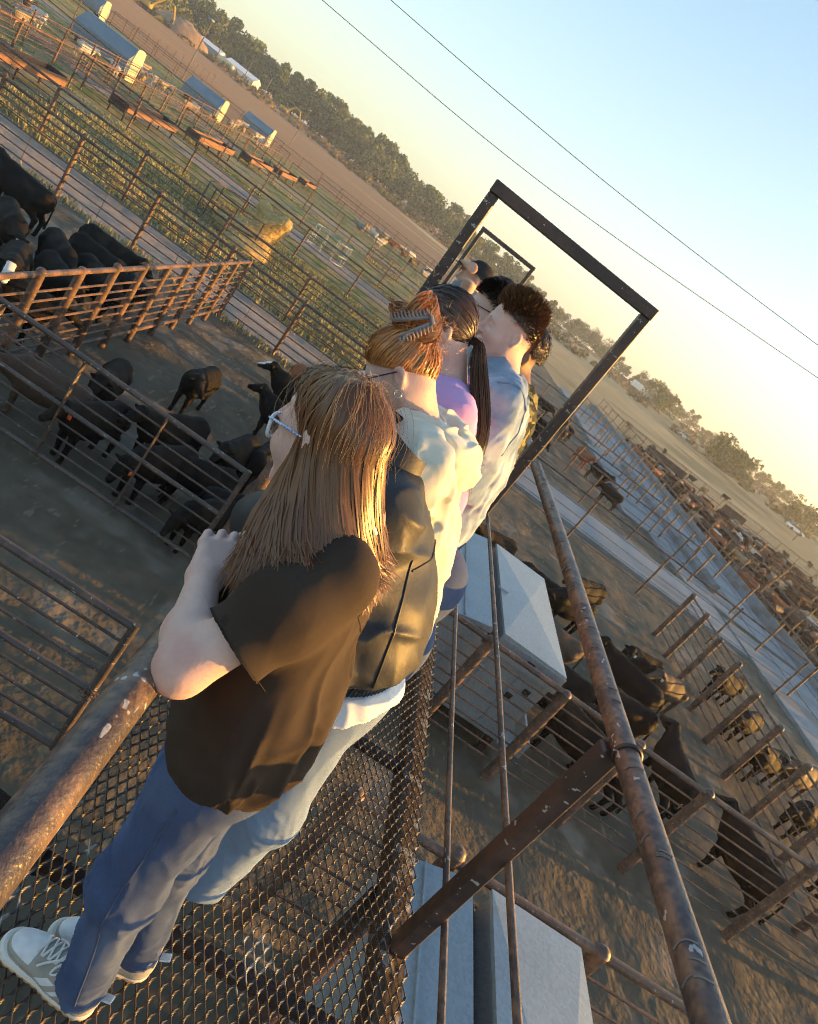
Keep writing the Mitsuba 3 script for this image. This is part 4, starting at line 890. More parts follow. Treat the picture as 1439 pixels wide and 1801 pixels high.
# second visitor: black leather jacket, pale jeans
c2, R2 = A(-.045, 1.575, 3.935), head_rot(math.radians(10), math.radians(14))
def two():
    nk, shL, shR, elL, elR, wrL, wrR = A(.135, 1.60, 3.93), A(.165, 1.425, 3.875), A(.17, 1.775, 3.875), A(-.012, 1.435, 3.70), A(-.04, 1.86, 3.705), A(.035, 1.60, 3.70), A(.02, 1.68, 3.70)
    tor = [A(.175, 1.60, 3.80), A(.265, 1.59, 3.64), A(.325, 1.585, 3.50), A(.335, 1.585, 3.46)]; tw, td = [.200, .205, .195, .185], [.112, .145, .135, .128]; lat = A(0, 1, 0); ax = unit(tor[-1] - nk)
    def f(p):
        d = sd_torso(p, [nk - A(-.01, 0, .04)] + tor, lat, [.16] + tw, [.08] + td, .09)
        for s_, e_, w_ in ((shL, elL, wrL), (shR, elR, wrR)):
            x = smin(limb(p, [s_, e_], [.090, .068]), limb(p, [e_, w_], [.066, .050]), .03)
            x = x - wrinkle(p, np.cross(e_ - s_, A(0, 1, .3)), .045, .010, 5) * np.exp(-(np.linalg.norm(p - (s_ * .6 + e_ * .4), axis=-1) / .17) ** 2)
            d = smin(d, x, .04)
        t = (p - nk) @ ax; Lb = (tor[-1] - nk) @ ax
        d = d - wrinkle(p, ax + A(0, .2, 0), .065, .013, 41) * np.clip(t / Lb * 1.4 - .3, 0, 1) - wrinkle(p, (.5, 1, -.2), .07, .010, 11)
        d = smax(d, t - Lb + .055, .012)
        return smax(d, -sd_cone(p, nk + A(0, 0, -.02), nk + A(-.07, 0, .16), .062, .10), .008)
    K, fn = visitor('visitor in a black leather jacket and pale jeans behind the nearest girl', c2, R2, nk, [shL, shR], [elL, elR], [wrL, wrR], tor, [.19, .19, .17, .17], [.10, .12, .11, .11],
        [(.355, 1.485, 3.35), (.365, 1.675, 3.35)], [(.415, 1.50, 2.99), (.40, 1.70, 2.99)], [(.405, 1.545, 2.645), (.40, 1.74, 2.645)], 'skin_fair', 'leather', 'denim_pale', f, res=.006, rs=(.100, .085, .078), flare=.006, top_name='jacket', shoes=False)
    # collar, seams, tee hem
    th = np.linspace(.35, 2 * np.pi - .35, 40); ring = lambda r, z, tx: np.stack([nk[0] - .018 - r * np.cos(th) * -.80 * 1.0, nk[1] + r * np.sin(th), np.full_like(th, z) + tx * np.cos(th)], 1)
    q = lambda r, dz, o: np.stack([nk[0] + o + r * .9 * -np.cos(th), nk[1] + r * np.sin(th), nk[2] + dz + .02 * np.cos(th)], 1)
    L0, L1, L2, L3 = q(.078, .005, -.005), q(.074, .075, -.012), q(.084, .080, -.008), q(.105, -.005, .002)
    V = np.vstack([L0, L1, L2, L3]); F = []
    for a in range(3):
        for i in range(39): F.append([a * 40 + i, a * 40 + i + 1, (a + 1) * 40 + i + 1, (a + 1) * 40 + i])
    add(K + '__jacket__collar', (V, np.array(F)), 'leather', True)
    add(K + '__jacket__collar_edge', tube(L3, .003, 6), 'leather_dark', 60)
    y_ = np.linspace(1.44, 1.76, 22); yk = project(fn, np.stack([np.full(22, .50), y_, 3.885 - .05 * np.abs(y_ - 1.6)], 1), A(-1, 0, -.35) * np.ones((22, 1))); add(K + '__jacket__seam', tube(yk, .0026, 6), 'leather_dark', 60)
    t_ = np.linspace(0, .95, 18); sd = project(fn, np.stack([.32 + .10 * t_, np.full(18, 1.25), 3.83 - .34 * t_], 1), A(-.2, 1, 0) * np.ones((18, 1))); add(K + '__jacket__seam', tube(sd, .0026, 6), 'leather_dark', 60)
    def band(p):
        t = (p - nk) @ ax; Lb = (tor[-1] - nk) @ ax; d = sd_torso(p, [tor[-2], tor[-1] + ax * .05], lat, [.197, .189], [.143, .137]); ang = np.arctan2((p[..., 1] - 1.585) / .19, (p[..., 0] - .33) / .135)
        d = d + .0024 * np.cos(ang * 95) + .0016 * np.cos((t - Lb) * 2 * np.pi / .017); return smax(smax(d, t - Lb - .012, .004), Lb - .062 - t, .004)
    add(K + '__jacket__hem_band', nets(band, A(.10, 1.34, 3.30), A(.56, 1.83, 3.66), .0036), 'leather', True)
    def tee(p):
        d = sd_torso(p, [tor[-1] - ax * .05, tor[-1] + ax * .075, tor[-1] + ax * .2], lat, [.165, .190, .196], [.110, .138, .145]); t = (p - nk) @ ax; Lb = (tor[-1] - nk) @ ax
        d = d - wrinkle(p, ax, .05, .010, 3); return smax(smax(d, t - Lb - .062 - .008 * np.sin(p[..., 1] * 25), .004), Lb - .0 - t, .006)
    add(K + '__tee_hem', nets(tee, A(.14, 1.33, 3.27), A(.56, 1.84, 3.62), .006), 'tee_white', True)
    pk = []
    dj = lambda p: limb(p, [A(.395, 1.485, 3.36), A(.415, 1.50, 2.99)], [.100, .085])
    shoe(K, (.490, 1.548), (.225, 1.548), (.05, .05, .05), (.62, .62, .62), False); shoe(K, (.480, 1.745), (.215, 1.745), (.05, .05, .05), (.62, .62, .62), False)
    rng = np.random.default_rng(3)
    def flow(th, be, rng, n):
        r = ell_pt(th, be, 1.02); e = ell_pt(np.sign(th) * np.maximum(np.abs(th), 1.6), np.full_like(th, -.6), 1.06) + np.stack([-.01 * np.ones(n), 0 * th, -.05 - .05 * rng.random(n)], 1)
        m1 = ell_pt(th * 1.02, be * .55 - .1, 1.07); return spline(np.stack([r, (r + m1) / 2 * 1.01, m1, (m1 + e) / 2, e], 1) + rng.standard_normal((n, 1, 3)) * .004, 11)
    cap_hair(K, c2, R2, (.17, .10, .055), 5, 2200, flow)
two()

def three():
    c, R = A(.026, 1.795, 4.080), head_rot(math.radians(8), math.radians(50), 0) * .93
    nk = A(.135, 1.815, 4.00); tor = [A(.20, 1.82, 3.88), A(.285, 1.83, 3.70), A(.36, 1.84, 3.50), A(.38, 1.84, 3.40)]
    K, fn = visitor('girl with ginger hair in a claw clip bun wearing a cream hooded sweatshirt', c, R, nk, [(.18, 1.645, 3.94), (.185, 1.985, 3.94)], [(.085, 1.665, 3.70), (.02, 2.04, 3.70)], [(.03, 1.82, 3.69), (-.02, 1.88, 3.69)], tor, [.185, .19, .185, .18], [.105, .13, .13, .125],
        [(.43, 1.75, 3.38), (.43, 1.93, 3.38)], [(.43, 1.76, 2.99), (.43, 1.95, 2.99)], [(.45, 1.77, 2.645), (.45, 1.96, 2.645)], 'skin_fair', 'fleece_cream', 'denim_blue', res=.0075, arm_top=(.085, .072, .055), fold=.012, top_name='hoodie', hem=3.38)
    def hood(p):
        o = A(.20, 1.815, 4.005); q = p - o; d = sd_ell(p, o + A(.035, 0, -.035), (.115, .125, .085)); d = smin(d, sd_cone(p, o + A(-.085, -.075, .0), o + A(.02, -.10, .0), .035, .05), .05); d = smin(d, sd_cone(p, o + A(-.085, .075, .0), o + A(.02, .10, .0), .035, .05), .05)
        d = smax(d, -sd_ell(p, o + A(-.035, 0, .055), (.085, .075, .095)), .02)
        return d - wrinkle(p, (.3, 1, -.2), .035, .016, 7, .9) + .006
    add(K + '__hoodie__hood', nets(hood, A(.04, 1.62, 3.84), A(.40, 2.02, 4.12), .0045), 'fleece_cream', True)
    rng = np.random.default_rng(8); base = (.42, .17, .05); bunl = A(-.074, -.0, .088)
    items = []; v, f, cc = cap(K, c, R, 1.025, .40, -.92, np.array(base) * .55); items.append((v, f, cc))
    n = 3400; th = rng.uniform(-np.pi, np.pi, n); low = .40 - 1.32 * (np.abs(th) / np.pi) ** 1.2; be = np.arcsin(np.sin(low) + (1 - np.sin(low)) * rng.random(n) ** 1.25)
    items.append(loc(flow_to(bunl - A(0, 0, .018), 1.035)(th, be, rng, n), c, R, .0011, tone(rng, base, n, .3)))
    n = 900; ph = rng.uniform(0, 6.28, n); t = np.linspace(0, 1, 18)[None, :]; rr = .036 + .016 * rng.random(n)[:, None]; a = ph[:, None] + t * (2.2 + 2.2 * rng.random(n)[:, None]); tz = rng.standard_normal(n)[:, None] * .018
    B = np.stack([rr * 1.25 * np.cos(a), rr * 1.15 * np.sin(a), tz + .026 * np.sin(a * 1.7 + ph[:, None]) + .02 * t], 2) + bunl + A(.0, 0, .02); items.append(loc(B, c, R, .0016, tone(rng, base, n, .35)))
    m = trimesh.creation.icosphere(3, 1.0); m.vertices = m.vertices * [.054, .050, .034] * (1 + .25 * (meshkit.noise(m.vertices * 3 + 5)[:, None] - .5)) + bunl + A(0, 0, .018); items.append((m.vertices @ R.T + c, m.faces, np.repeat(np.array([base]) * .6, len(m.vertices), 0)))
    fl = rng.standard_normal((150, 3)) * [.05, .06, .05] + bunl; F_ = fl[:, None] + np.cumsum(rng.standard_normal((150, 9, 3)) * .009, 1); items.append(loc(F_, c, R, .0004, tone(rng, (.5, .28, .12), 150)))
    hair_join(K, 'hair', items)
    # claw clip: two toothed combs joined by a hinge, gripping the back of the bun on the camera side
    pc, o = [], bunl + A(-.005, .050, .022)
    for s_, tilt in ((1, .35), (-1, -.35)):
        xs = np.linspace(-.052, .052, 12); sp = np.stack([xs, np.full(12, .020) - 4 * xs ** 2, s_ * (.006 + .016 * (xs + .052) / .104)], 1); pc.append((tube(sp @ np.diag([1, 1, 1]) @ R.T + c + R @ o, .0058, 8), 'comb'))
        for i in range(1, 12):
            b = sp[i]; e = b + A(.003, .001, s_ * .021); pc.append((tube(np.array([b, (b + e) / 2 + A(0, .008, 0), e]) @ R.T + c + R @ o, np.array([.0034, .0030, .0018]), 6), 'tooth'))
    pc.append((tube(A([-.046, .02, -.012], [-.046, .022, .012]) @ R.T + c + R @ o, .006, 8), 'hinge'))
    for m, nm in pc: add(K + '__claw_clip__' + nm, m, 'clip_grey', 60)
    labels[K + '__claw_clip'] = {'label': 'grey toothed claw clip holding the bun'}
    a = np.linspace(0, 2 * np.pi, 17)[:-1]; add(K + '__earring', tube((np.stack([.010 * np.cos(a), 0 * a + .083, -.052 + .010 * np.sin(a)], 1)) @ R.T + c, .0014, 6, closed=True), 'metal_ring', 60)
    for s_ in (-1, 1):
        add(K + '__glasses__temple', bar(R @ A(.096, .066 * s_, .004) + c, R @ A(-.012, .088 * s_, .004) + c, .007, .003, .001), M('navy_plastic', pr((.02, .03, .08), .3)) if 'navy_plastic' not in scene else 'navy_plastic', False)
        q = np.linspace(0, 2 * np.pi, 17)[:-1]; add(K + '__glasses__rim', tube(np.stack([.100 + 0 * q, .034 * s_ + .025 * np.cos(q), -.004 + .018 * np.sin(q)], 1) @ R.T + c, .002, 6, closed=True), 'navy_plastic', 60)
three()

def four():
    c, R = A(.052, 2.215, 4.190), head_rot(math.radians(-5), math.radians(38), 0) * .94
    nk = A(.165, 2.225, 4.075); tor = [A(.23, 2.22, 3.96), A(.325, 2.215, 3.76), A(.40, 2.21, 3.58), A(.43, 2.21, 3.50)]
    K, fn = visitor('girl with a long dark ponytail down the back of her lilac tie dye tee', c, R, nk, [(.215, 2.06, 4.02), (.215, 2.385, 4.02)], [(.08, 2.01, 3.75), (.06, 2.44, 3.74)], [(-.04, 2.18, 3.69), (-.05, 2.24, 3.69)], tor, [.165, .165, .16, .16], [.088, .10, .10, .10],
        [(.50, 2.12, 3.44), (.50, 2.30, 3.44)], [(.50, 2.13, 3.02), (.50, 2.32, 3.02)], [(.52, 2.14, 2.645), (.52, 2.33, 2.645)], 'skin_fair', 'tee_lilac', short=True, fold=.006, hem=3.44, eyes=False)
    fr = []
    for a in np.linspace(-2.6, 2.6, 46):
        b = A(.425 + .115 * math.cos(a), 2.21 + .165 * math.sin(a), 3.455); fr.append(tube(np.array([b, b + A(.004, 0, -.045), b + A(.0, .004 * math.sin(a * 9), -.10)]), np.array([.0065, .006, .004]), 5))
    kf = add(K + '__shirt_fringe', cat(fr), 'tee_lilac', 60); labels[kf] = {'label': 'cut fringe along the tee hem', 'kind': 'stuff'}
    a = np.linspace(-1.9, 1.9, 24); add(K + '__strap', tube(np.stack([nk[0] - .005 + .078 * np.cos(a), nk[1] + .088 * np.sin(a), nk[2] - .005 + .012 * np.cos(a)], 1), .007, 8), 'strap_black', 60)
    rng = np.random.default_rng(4); base = (.060, .036, .024); tie = A(-.086, 0, -.044); items = []
    v, f, cc = cap(K, c, R, 1.02, .45, -.75, np.array(base) * .7); items.append((v, f, cc)); n = 2600; th = rng.uniform(-np.pi, np.pi, n); low = .45 - 1.2 * (np.abs(th) / np.pi) ** 1.2; be = np.arcsin(np.sin(low) + (1 - np.sin(low)) * rng.random(n))
    items.append(loc(flow_to(tie, 1.02)(th, be, rng, n), c, R, .0011, tone(rng, base, n)))
    tw = R @ tie + c; G = np.array([tw, tw + A(.035, -.01, .006), A(.208, 2.185, 4.168), A(.280, 2.17, 4.085), A(.33, 2.16, 4.02), A(.37, 2.155, 3.93), A(.40, 2.155, 3.84)])
    n = 1100; off = rng.standard_normal((n, 3)) * [.009, .013, .009]; k = np.array([.25, .6, 1.1, 1.3, 1.3, 1.15, .7])[None, :, None]; C = G[None] + off[:, None] * k; C[:, -1] += rng.standard_normal((n, 3)) * [.01, .008, .035]
    cc = tone(rng, (.085, .048, .026), n, .3); r = strands(spline(C, 18), .0013, cc); items.append((r[0][0], r[0][1], r[1]))
    hair_join(K, 'hair', items); add(K + '__hair_tie', tube(np.array([tw - A(.004, 0, 0), tw + A(.014, 0, 0)]), .016, 10), 'strap_black', 60)
four()

def five():
    c, R = A(.264, 2.63, 4.282), head_rot(math.radians(-12), math.radians(10), 0)
    nk = A(.345, 2.64, 4.140); tor = [A(.375, 2.64, 4.02), A(.43, 2.63, 3.83), A(.46, 2.62, 3.64), A(.47, 2.62, 3.56)]
    K, fn = visitor('young man with short brown hair and a pale washed denim jacket', c, R, nk, [(.375, 2.455, 4.07), (.37, 2.83, 4.07)], [(.40, 2.40, 3.82), (.18, 2.88, 3.78)], [(.15, 2.43, 3.70), (-.02, 2.75, 3.69)], tor, [.20, .20, .19, .185], [.112, .125, .12, .118],
        [(.49, 2.53, 3.50), (.49, 2.72, 3.50)], [(.49, 2.53, 3.05), (.49, 2.74, 3.05)], [(.51, 2.54, 2.645), (.51, 2.75, 2.645)], 'skin_fair', 'denim_jacket', res=.0075, arm_top=(.082, .070, .052), fold=.012, top_name='jacket', hem=3.50)
    th = np.linspace(.5, 2 * np.pi - .5, 34); q = lambda r, dz: np.stack([nk[0] - .012 - r * .92 * np.cos(th), nk[1] + r * np.sin(th), nk[2] + dz + .022 * np.cos(th)], 1)
    L = [q(.072, 0.0), q(.070, .055), q(.078, .058), q(.098, .0)]; V = np.vstack(L); F = [[a * 34 + i, a * 34 + i + 1, (a + 1) * 34 + i + 1, (a + 1) * 34 + i] for a in range(3) for i in range(33)]
    add(K + '__jacket__collar', (V, np.array(F)), 'denim_jacket', True)
    a_ = np.linspace(-.9, 2.2, 18); q = project(fn, np.stack([.375 + .18 * np.cos(a_), np.full(18, 2.355), 4.07 + .16 * np.sin(a_)], 1), np.stack([-np.cos(a_), np.full(18, .7), -np.sin(a_)], 1)); add(K + '__jacket__seam', tube(q, .0025, 6), M('denim_seam_pale', pr((.16, .24, .36), .9)), 60)
    rng = np.random.default_rng(4)
    cap_hair(K, c, R, (.135, .072, .038), 6, 5200, flow_short(.032, .006, (.30, .1, .15)), bf=.60, bb=-.70, rad=.0012, s0=1.012)
    for s_ in (-1, 1):
        b = np.stack([np.linspace(.088, .070, 7), s_ * np.linspace(.014, .050, 7), .018 + .006 * np.sin(np.linspace(0, 3.1, 7))], 1); add(K + '__eyebrow', tube(b @ R.T + c, np.linspace(.0042, .002, 7), 6), M('brow_brown', pr((.06, .035, .02), .8)) if 'brow_brown' not in scene else 'brow_brown', 60)
five()

def others():
    # curly hair, camouflage shirt
    c, R = A(.385, 3.06, 4.225), head_rot(math.radians(-18), math.radians(12), 0); nk = A(.475, 3.06, 4.10); tor = [A(.50, 3.06, 3.98), A(.53, 3.05, 3.78), A(.54, 3.05, 3.55)]
    K, _ = visitor('person with short dark curly hair and a black and olive camouflage shirt', c, R, nk, [(.50, 2.88, 4.03), (.50, 3.24, 4.03)], [(.46, 2.82, 3.78), (.30, 3.28, 3.78)], [(.20, 2.86, 3.72), (.05, 3.2, 3.70)], tor, [.19, .18, .17], [.11, .115, .11],
        [(.54, 2.96, 3.46), (.54, 3.14, 3.46)], [(.54, 2.97, 3.03), (.54, 3.15, 3.03)], [(.56, 2.98, 2.645), (.56, 3.16, 2.645)], 'skin_brown', 'camo', short=True, hem=3.44, eyes=False)
    cap_hair(K, c, R, (.030, .018, .013), 9, 1500, flow_curl(.020, .0060, 2.0), bf=.55, bb=-.6, rad=.0016, s0=1.05)
    # black glasses, dark hair
    c, R = A(.215, 3.42, 4.262), head_rot(math.radians(-14), math.radians(8), 0); nk = A(.28, 3.42, 4.12); tor = [A(.33, 3.42, 4.04), A(.40, 3.42, 3.8), A(.45, 3.42, 3.58)]
    K, _ = visitor('dark haired person with black rimmed glasses behind the young man', c, R, nk, [(.32, 3.25, 4.08), (.32, 3.59, 4.08)], [(.17, 3.2, 3.8), (.15, 3.64, 3.8)], [(-.03, 3.36, 3.70), (-.04, 3.46, 3.70)], tor, [.17, .165, .16], [.10, .105, .10],
        [(.48, 3.33, 3.48), (.48, 3.51, 3.48)], [(.48, 3.34, 3.04), (.48, 3.52, 3.04)], [(.50, 3.35, 2.645), (.50, 3.53, 2.645)], 'skin_fair', 'tee_greyblue', res=.009)
    cap_hair(K, c, R, (.028, .018, .015), 10, 2600, flow_short(.035, .02, (.7, .2, -.5)), bf=.42, bb=-.5, rad=.0016, s0=1.06)
    for s_ in (-1, 1):
        q = np.linspace(0, 2 * np.pi, 17)[:-1]; add(K + '__glasses__rim', tube(np.stack([.103 + 0 * q, .034 * s_ + .027 * np.cos(q), -.004 + .021 * np.sin(q)], 1) @ R.T + c, .003, 6, closed=True), 'frame_black', 60)
        add(K + '__glasses__temple', bar(R @ A(.100, .062 * s_, .004) + c, R @ A(-.012, .086 * s_, .004) + c, .006, .004, .001), 'frame_black', False)
    # top of a dark head further on
    c, R = A(.24, 4.03, 4.300), head_rot(math.radians(-5), math.radians(14), 0); nk = A(.31, 4.03, 4.20); tor = [A(.36, 4.03, 4.06), A(.43, 4.03, 3.8), A(.47, 4.03, 3.58)]
    K, _ = visitor('dark brown haired person of whom only the crown shows, far along the rail', c, R, nk, [(.35, 3.86, 4.10), (.35, 4.2, 4.10)], [(.2, 3.82, 3.8), (.18, 4.24, 3.8)], [(-.03, 3.96, 3.70), (-.04, 4.06, 3.70)], tor, [.17, .165, .16], [.10, .105, .10],
        [(.5, 3.94, 3.48), (.5, 4.12, 3.48)], [(.5, 3.95, 3.04), (.5, 4.13, 3.04)], [(.52, 3.96, 2.645), (.52, 4.14, 2.645)], 'skin_fair', 'leather_dark', res=.010, eyes=False)
    cap_hair(K, c, R, (.050, .030, .022), 12, 2000, flow_to(A(-.10, 0, -.02), 1.03), bf=.55, bb=-.6, rad=.0015)
    # man with his arm up to his cap
    c, R = A(.105, 4.93, 4.292), head_rot(math.radians(0), math.radians(4), 0); nk = A(.16, 4.93, 4.15); tor = [A(.18, 4.93, 4.02), A(.22, 4.93, 3.8), A(.24, 4.93, 3.55)]
    K, _ = visitor('man in a grey blue tee at the far end, arm raised to his black cap', c, R, nk, [(.12, 4.74, 4.13), (.19, 5.13, 4.09)], [(.075, 4.62, 4.355), (.12, 5.2, 3.82)], [(.03, 4.84, 4.345), (-.03, 5.1, 3.70)], tor, [.21, .20, .19], [.12, .125, .12],
        [(.25, 4.83, 3.46), (.25, 5.03, 3.46)], [(.25, 4.83, 3.03), (.25, 5.05, 3.03)], [(.27, 4.84, 2.645), (.27, 5.06, 2.645)], 'skin_tan', 'tee_greyblue', short=True, res=.009, eyes=False, sleeve=.38)
    cap_hair(K, c, R, (.03, .022, .018), 13, 900, flow_short(.01, .006, (-.3, 0, -.3)), bf=.4, bb=-.4, rad=.0018)
    v, f = scalp_mesh(1.10, .35, .12); v = v @ R.T + c; add(K + '__cap__crown', (v, f), 'strap_black', True)
    th = np.linspace(-1.1, 1.1, 20); a_ = ell_pt(th, np.full(20, .33), 1.1); b_ = a_ + np.stack([.075 * np.cos(th), .02 * np.sin(th), -.018 * np.cos(th)], 1)
    V = np.vstack([a_, b_, b_ - A(0, 0, .004), a_ - A(0, 0, .004)]) @ R.T + c; F = [[k * 20 + i, k * 20 + i + 1, (k + 1) % 4 * 20 + i + 1, (k + 1) % 4 * 20 + i] for k in range(4) for i in range(19)]
    add(K + '__cap__brim', (V, np.array(F)), 'strap_black', 50)
others()
# ------------------------------------------------------------------ cattle
def coat(a, b, dust, k):
    def fn(p, n, uv):
        f = fbm(p.x * 5, p.y * 5, p.z * 5, 3); g = noise(p.x * 60, p.y * 60, p.z * 24)
        c = mix(a, b, f * .6 + g * .4)
        return mix(c, dust, smoothstep(.56, .78, fbm(p.x * 2.6 + 3, p.y * 2.6, p.z * 4, 4)) * k)
    return fn
fur = lambda p, n, uv: fbm(p.x * 40, p.y * 40, p.z * 18, 3)
M('coat_black', bump(pr(proc(coat((.0055, .005, .005), (.012, .010, .009), (.055, .038, .025), .35)), .75, specular=.18), fur, .010, 2e-3))
M('coat_red', pr(proc(coat((.21, .062, .022), (.34, .115, .04), (.30, .20, .12), .4)), .7)); M('coat_tan', pr(proc(coat((.30, .21, .12), (.42, .32, .20), (.25, .18, .11), .4)), .8))
M('coat_grey', pr(proc(coat((.18, .175, .17), (.32, .31, .30), (.10, .08, .06), .5)), .8)); M('coat_white', pr(proc(coat((.44, .41, .37), (.60, .57, .52), (.30, .23, .15), .4)), .8)); M('coat_brown', pr(proc(coat((.055, .034, .022), (.10, .062, .04), (.20, .13, .08), .4)), .75))
M('face_white', pr((.70, .68, .64), .8))
for nm, cc in (('tag_orange', (.72, .12, .06)), ('tag_yellow', (.70, .62, .12)), ('tag_blue', (.45, .60, .75))): M(nm, pr(cc, .4))
POSES = {'level': ((.92, 0, 1.20), (1.27, 0, .98)), 'low': ((.92, .02, .92), (1.10, .05, .58)), 'left': ((.86, .22, 1.20), (1.04, .53, 1.00)), 'right': ((.86, -.22, 1.20), (1.04, -.53, 1.00)), 'up': ((.88, .03, 1.30), (1.24, .10, 1.18))}
_cow = {}
def cow_mesh(pose, res, step=0):
    q = (pose, res, step)
    if q in _cow: return _cow[q]
    P, Mz = A(*POSES[pose][0]), A(*POSES[pose][1]); hd = unit(Mz - P); lat = unit(np.cross([0, 0, 1], hd)); s1 = (.07, -.05, .06, -.09)[step % 4] if step else 0
    def f(p):
        d = sd_ell(p, (-.06, 0, .84), (.66, .29, .37)); d = smin(d, sd_ell(p, (-.02, 0, .72), (.50, .28, .24)), .12)
        d = smin(d, sd_ell(p, (-.60, 0, .94), (.27, .25, .27)), .12); d = smin(d, sd_ell(p, (.46, 0, .92), (.27, .23, .32)), .12)
        d = smin(d, sd_cone(p, (.45, 0, 1.13), (-.62, 0, 1.10), .10, .11), .10)
        for sy in (-1, 1): d = smin(d, sd_ell(p, (-.66, .13 * sy, 1.05), (.13, .08, .09)), .06)
        d = smin(d, sd_cone(p, (.50, 0, .98), P - hd * .02, .22, .125), .12); d = smin(d, sd_cone(p, (.58, 0, .78), P + A(-.05, 0, -.16), .13, .06), .10)
        d = smin(d, sd_cone(p, P, P + hd * .16, .105, .100), .06); d = smin(d, sd_cone(p, P + hd * .14 + A(0, 0, -.01), Mz, .095, .070), .05); d = smin(d, sd_cone(p, P + hd * .05 - A(0, 0, .10), P + hd * .24 - A(0, 0, .07), .07, .055), .05)
        for sy in (-1, 1):
            e0 = P + lat * sy * .09 + A(0, 0, .02); e1 = P + lat * sy * .215 - hd * .02 + A(0, 0, -.01); m = (e0 + e1) / 2
            R = np.stack([unit(e1 - e0), hd, np.cross(unit(e1 - e0), hd)], 1); d = smin(d, sd_ell(p, m, (.095, .030, .055), R), .02)
            o = s1 * sy
            d = smin(d, limb(p, [A(.42, .13 * sy, .74), A(.43 + o * .6, .135 * sy, .44), A(.41 + o, .13 * sy, .10)], [.115, .062, .042], .05), .06)
            d = smin(d, sd_cone(p, A(.41 + o, .13 * sy, .09), A(.44 + o, .13 * sy, .035), .046, .056), .02)
            d = smin(d, limb(p, [A(-.56, .14 * sy, .86), A(-.46 - o * .4, .155 * sy, .64), A(-.70 - o * .7, .135 * sy, .46), A(-.655 - o, .13 * sy, .10)], [.19, .125, .062, .044], .05), .06)
            d = smin(d, sd_cone(p, A(-.655 - o, .13 * sy, .09), A(-.62 - o, .13 * sy, .035), .046, .056), .02)
        d = smin(d, limb(p, [A(-.84, 0, 1.08), A(-.92, .01, .92), A(-.93, .03, .60), A(-.92, .04, .42)], [.032, .024, .022, .040], .03), .03)
        return smax(d, -p[..., 2], .01) + (.012 * (meshkit.noise(p * 7, 3) - .5) if res < .04 else 0)
    m = nets(f, (-1.05, -.62, -.03), (1.42, .66, 1.48), res, .03)
    c = m.vertices; t = (c - P) @ hd; face = (t > .02) & ((c - P - hd * t[:, None]) @ np.cross(hd, lat) > .02) & (np.abs((c - P) @ lat) < .085) & (np.linalg.norm(c - P, axis=1) < .5)
    ff = m.faces[face[m.faces].all(1)]; fm = None
    if len(ff):
        fm = trimesh.Trimesh(c + m.vertex_normals * .006, ff, process=False); fm.remove_unreferenced_vertices()
    ear = P + lat * .185 + A(0, 0, -.05) + hd * .02
    _cow[q] = (mikit.ply(m, None, smooth=True), mikit.ply(fm, None, smooth=True) if fm is not None and len(fm.faces) else None, mikit.ply(box(ear + A(0, 0, -.02), (.022, .075, .085) if abs(hd[0]) > .7 else (.075, .022, .085), bevel=.006), None, smooth=False))
    return _cow[q]
def ref(d, b, w): return {**d, 'bsdf': {'type': 'ref', 'id': b}, 'to_world': w}
def cow(x, y, heading, pose, coat_, label, group=None, s=1.0, res=.021, face=False, tag=None, cat_='cow', step=0, sy=1.0):
    s = s * (.66 if res < .04 else .62); k = new('cow'); body, fc, tg = cow_mesh(pose, res, step); w = matrix((x, y, float(terrain(x, y)) - .005), math.radians(heading), (s, s * sy, s))
    if not face and not tag: scene[k] = ref(body, coat_, w)
    else:
        scene[k + '__body'] = ref(body, coat_, w)
        if face and fc is not None: scene[k + '__white_face'] = ref(fc, 'face_white', w)
        if tag: scene[k + '__ear_tag'] = ref(tg, tag, w)
    lab(k, label, cat_, group); return k
B_, RD = 'coat_black', 'coat_red'
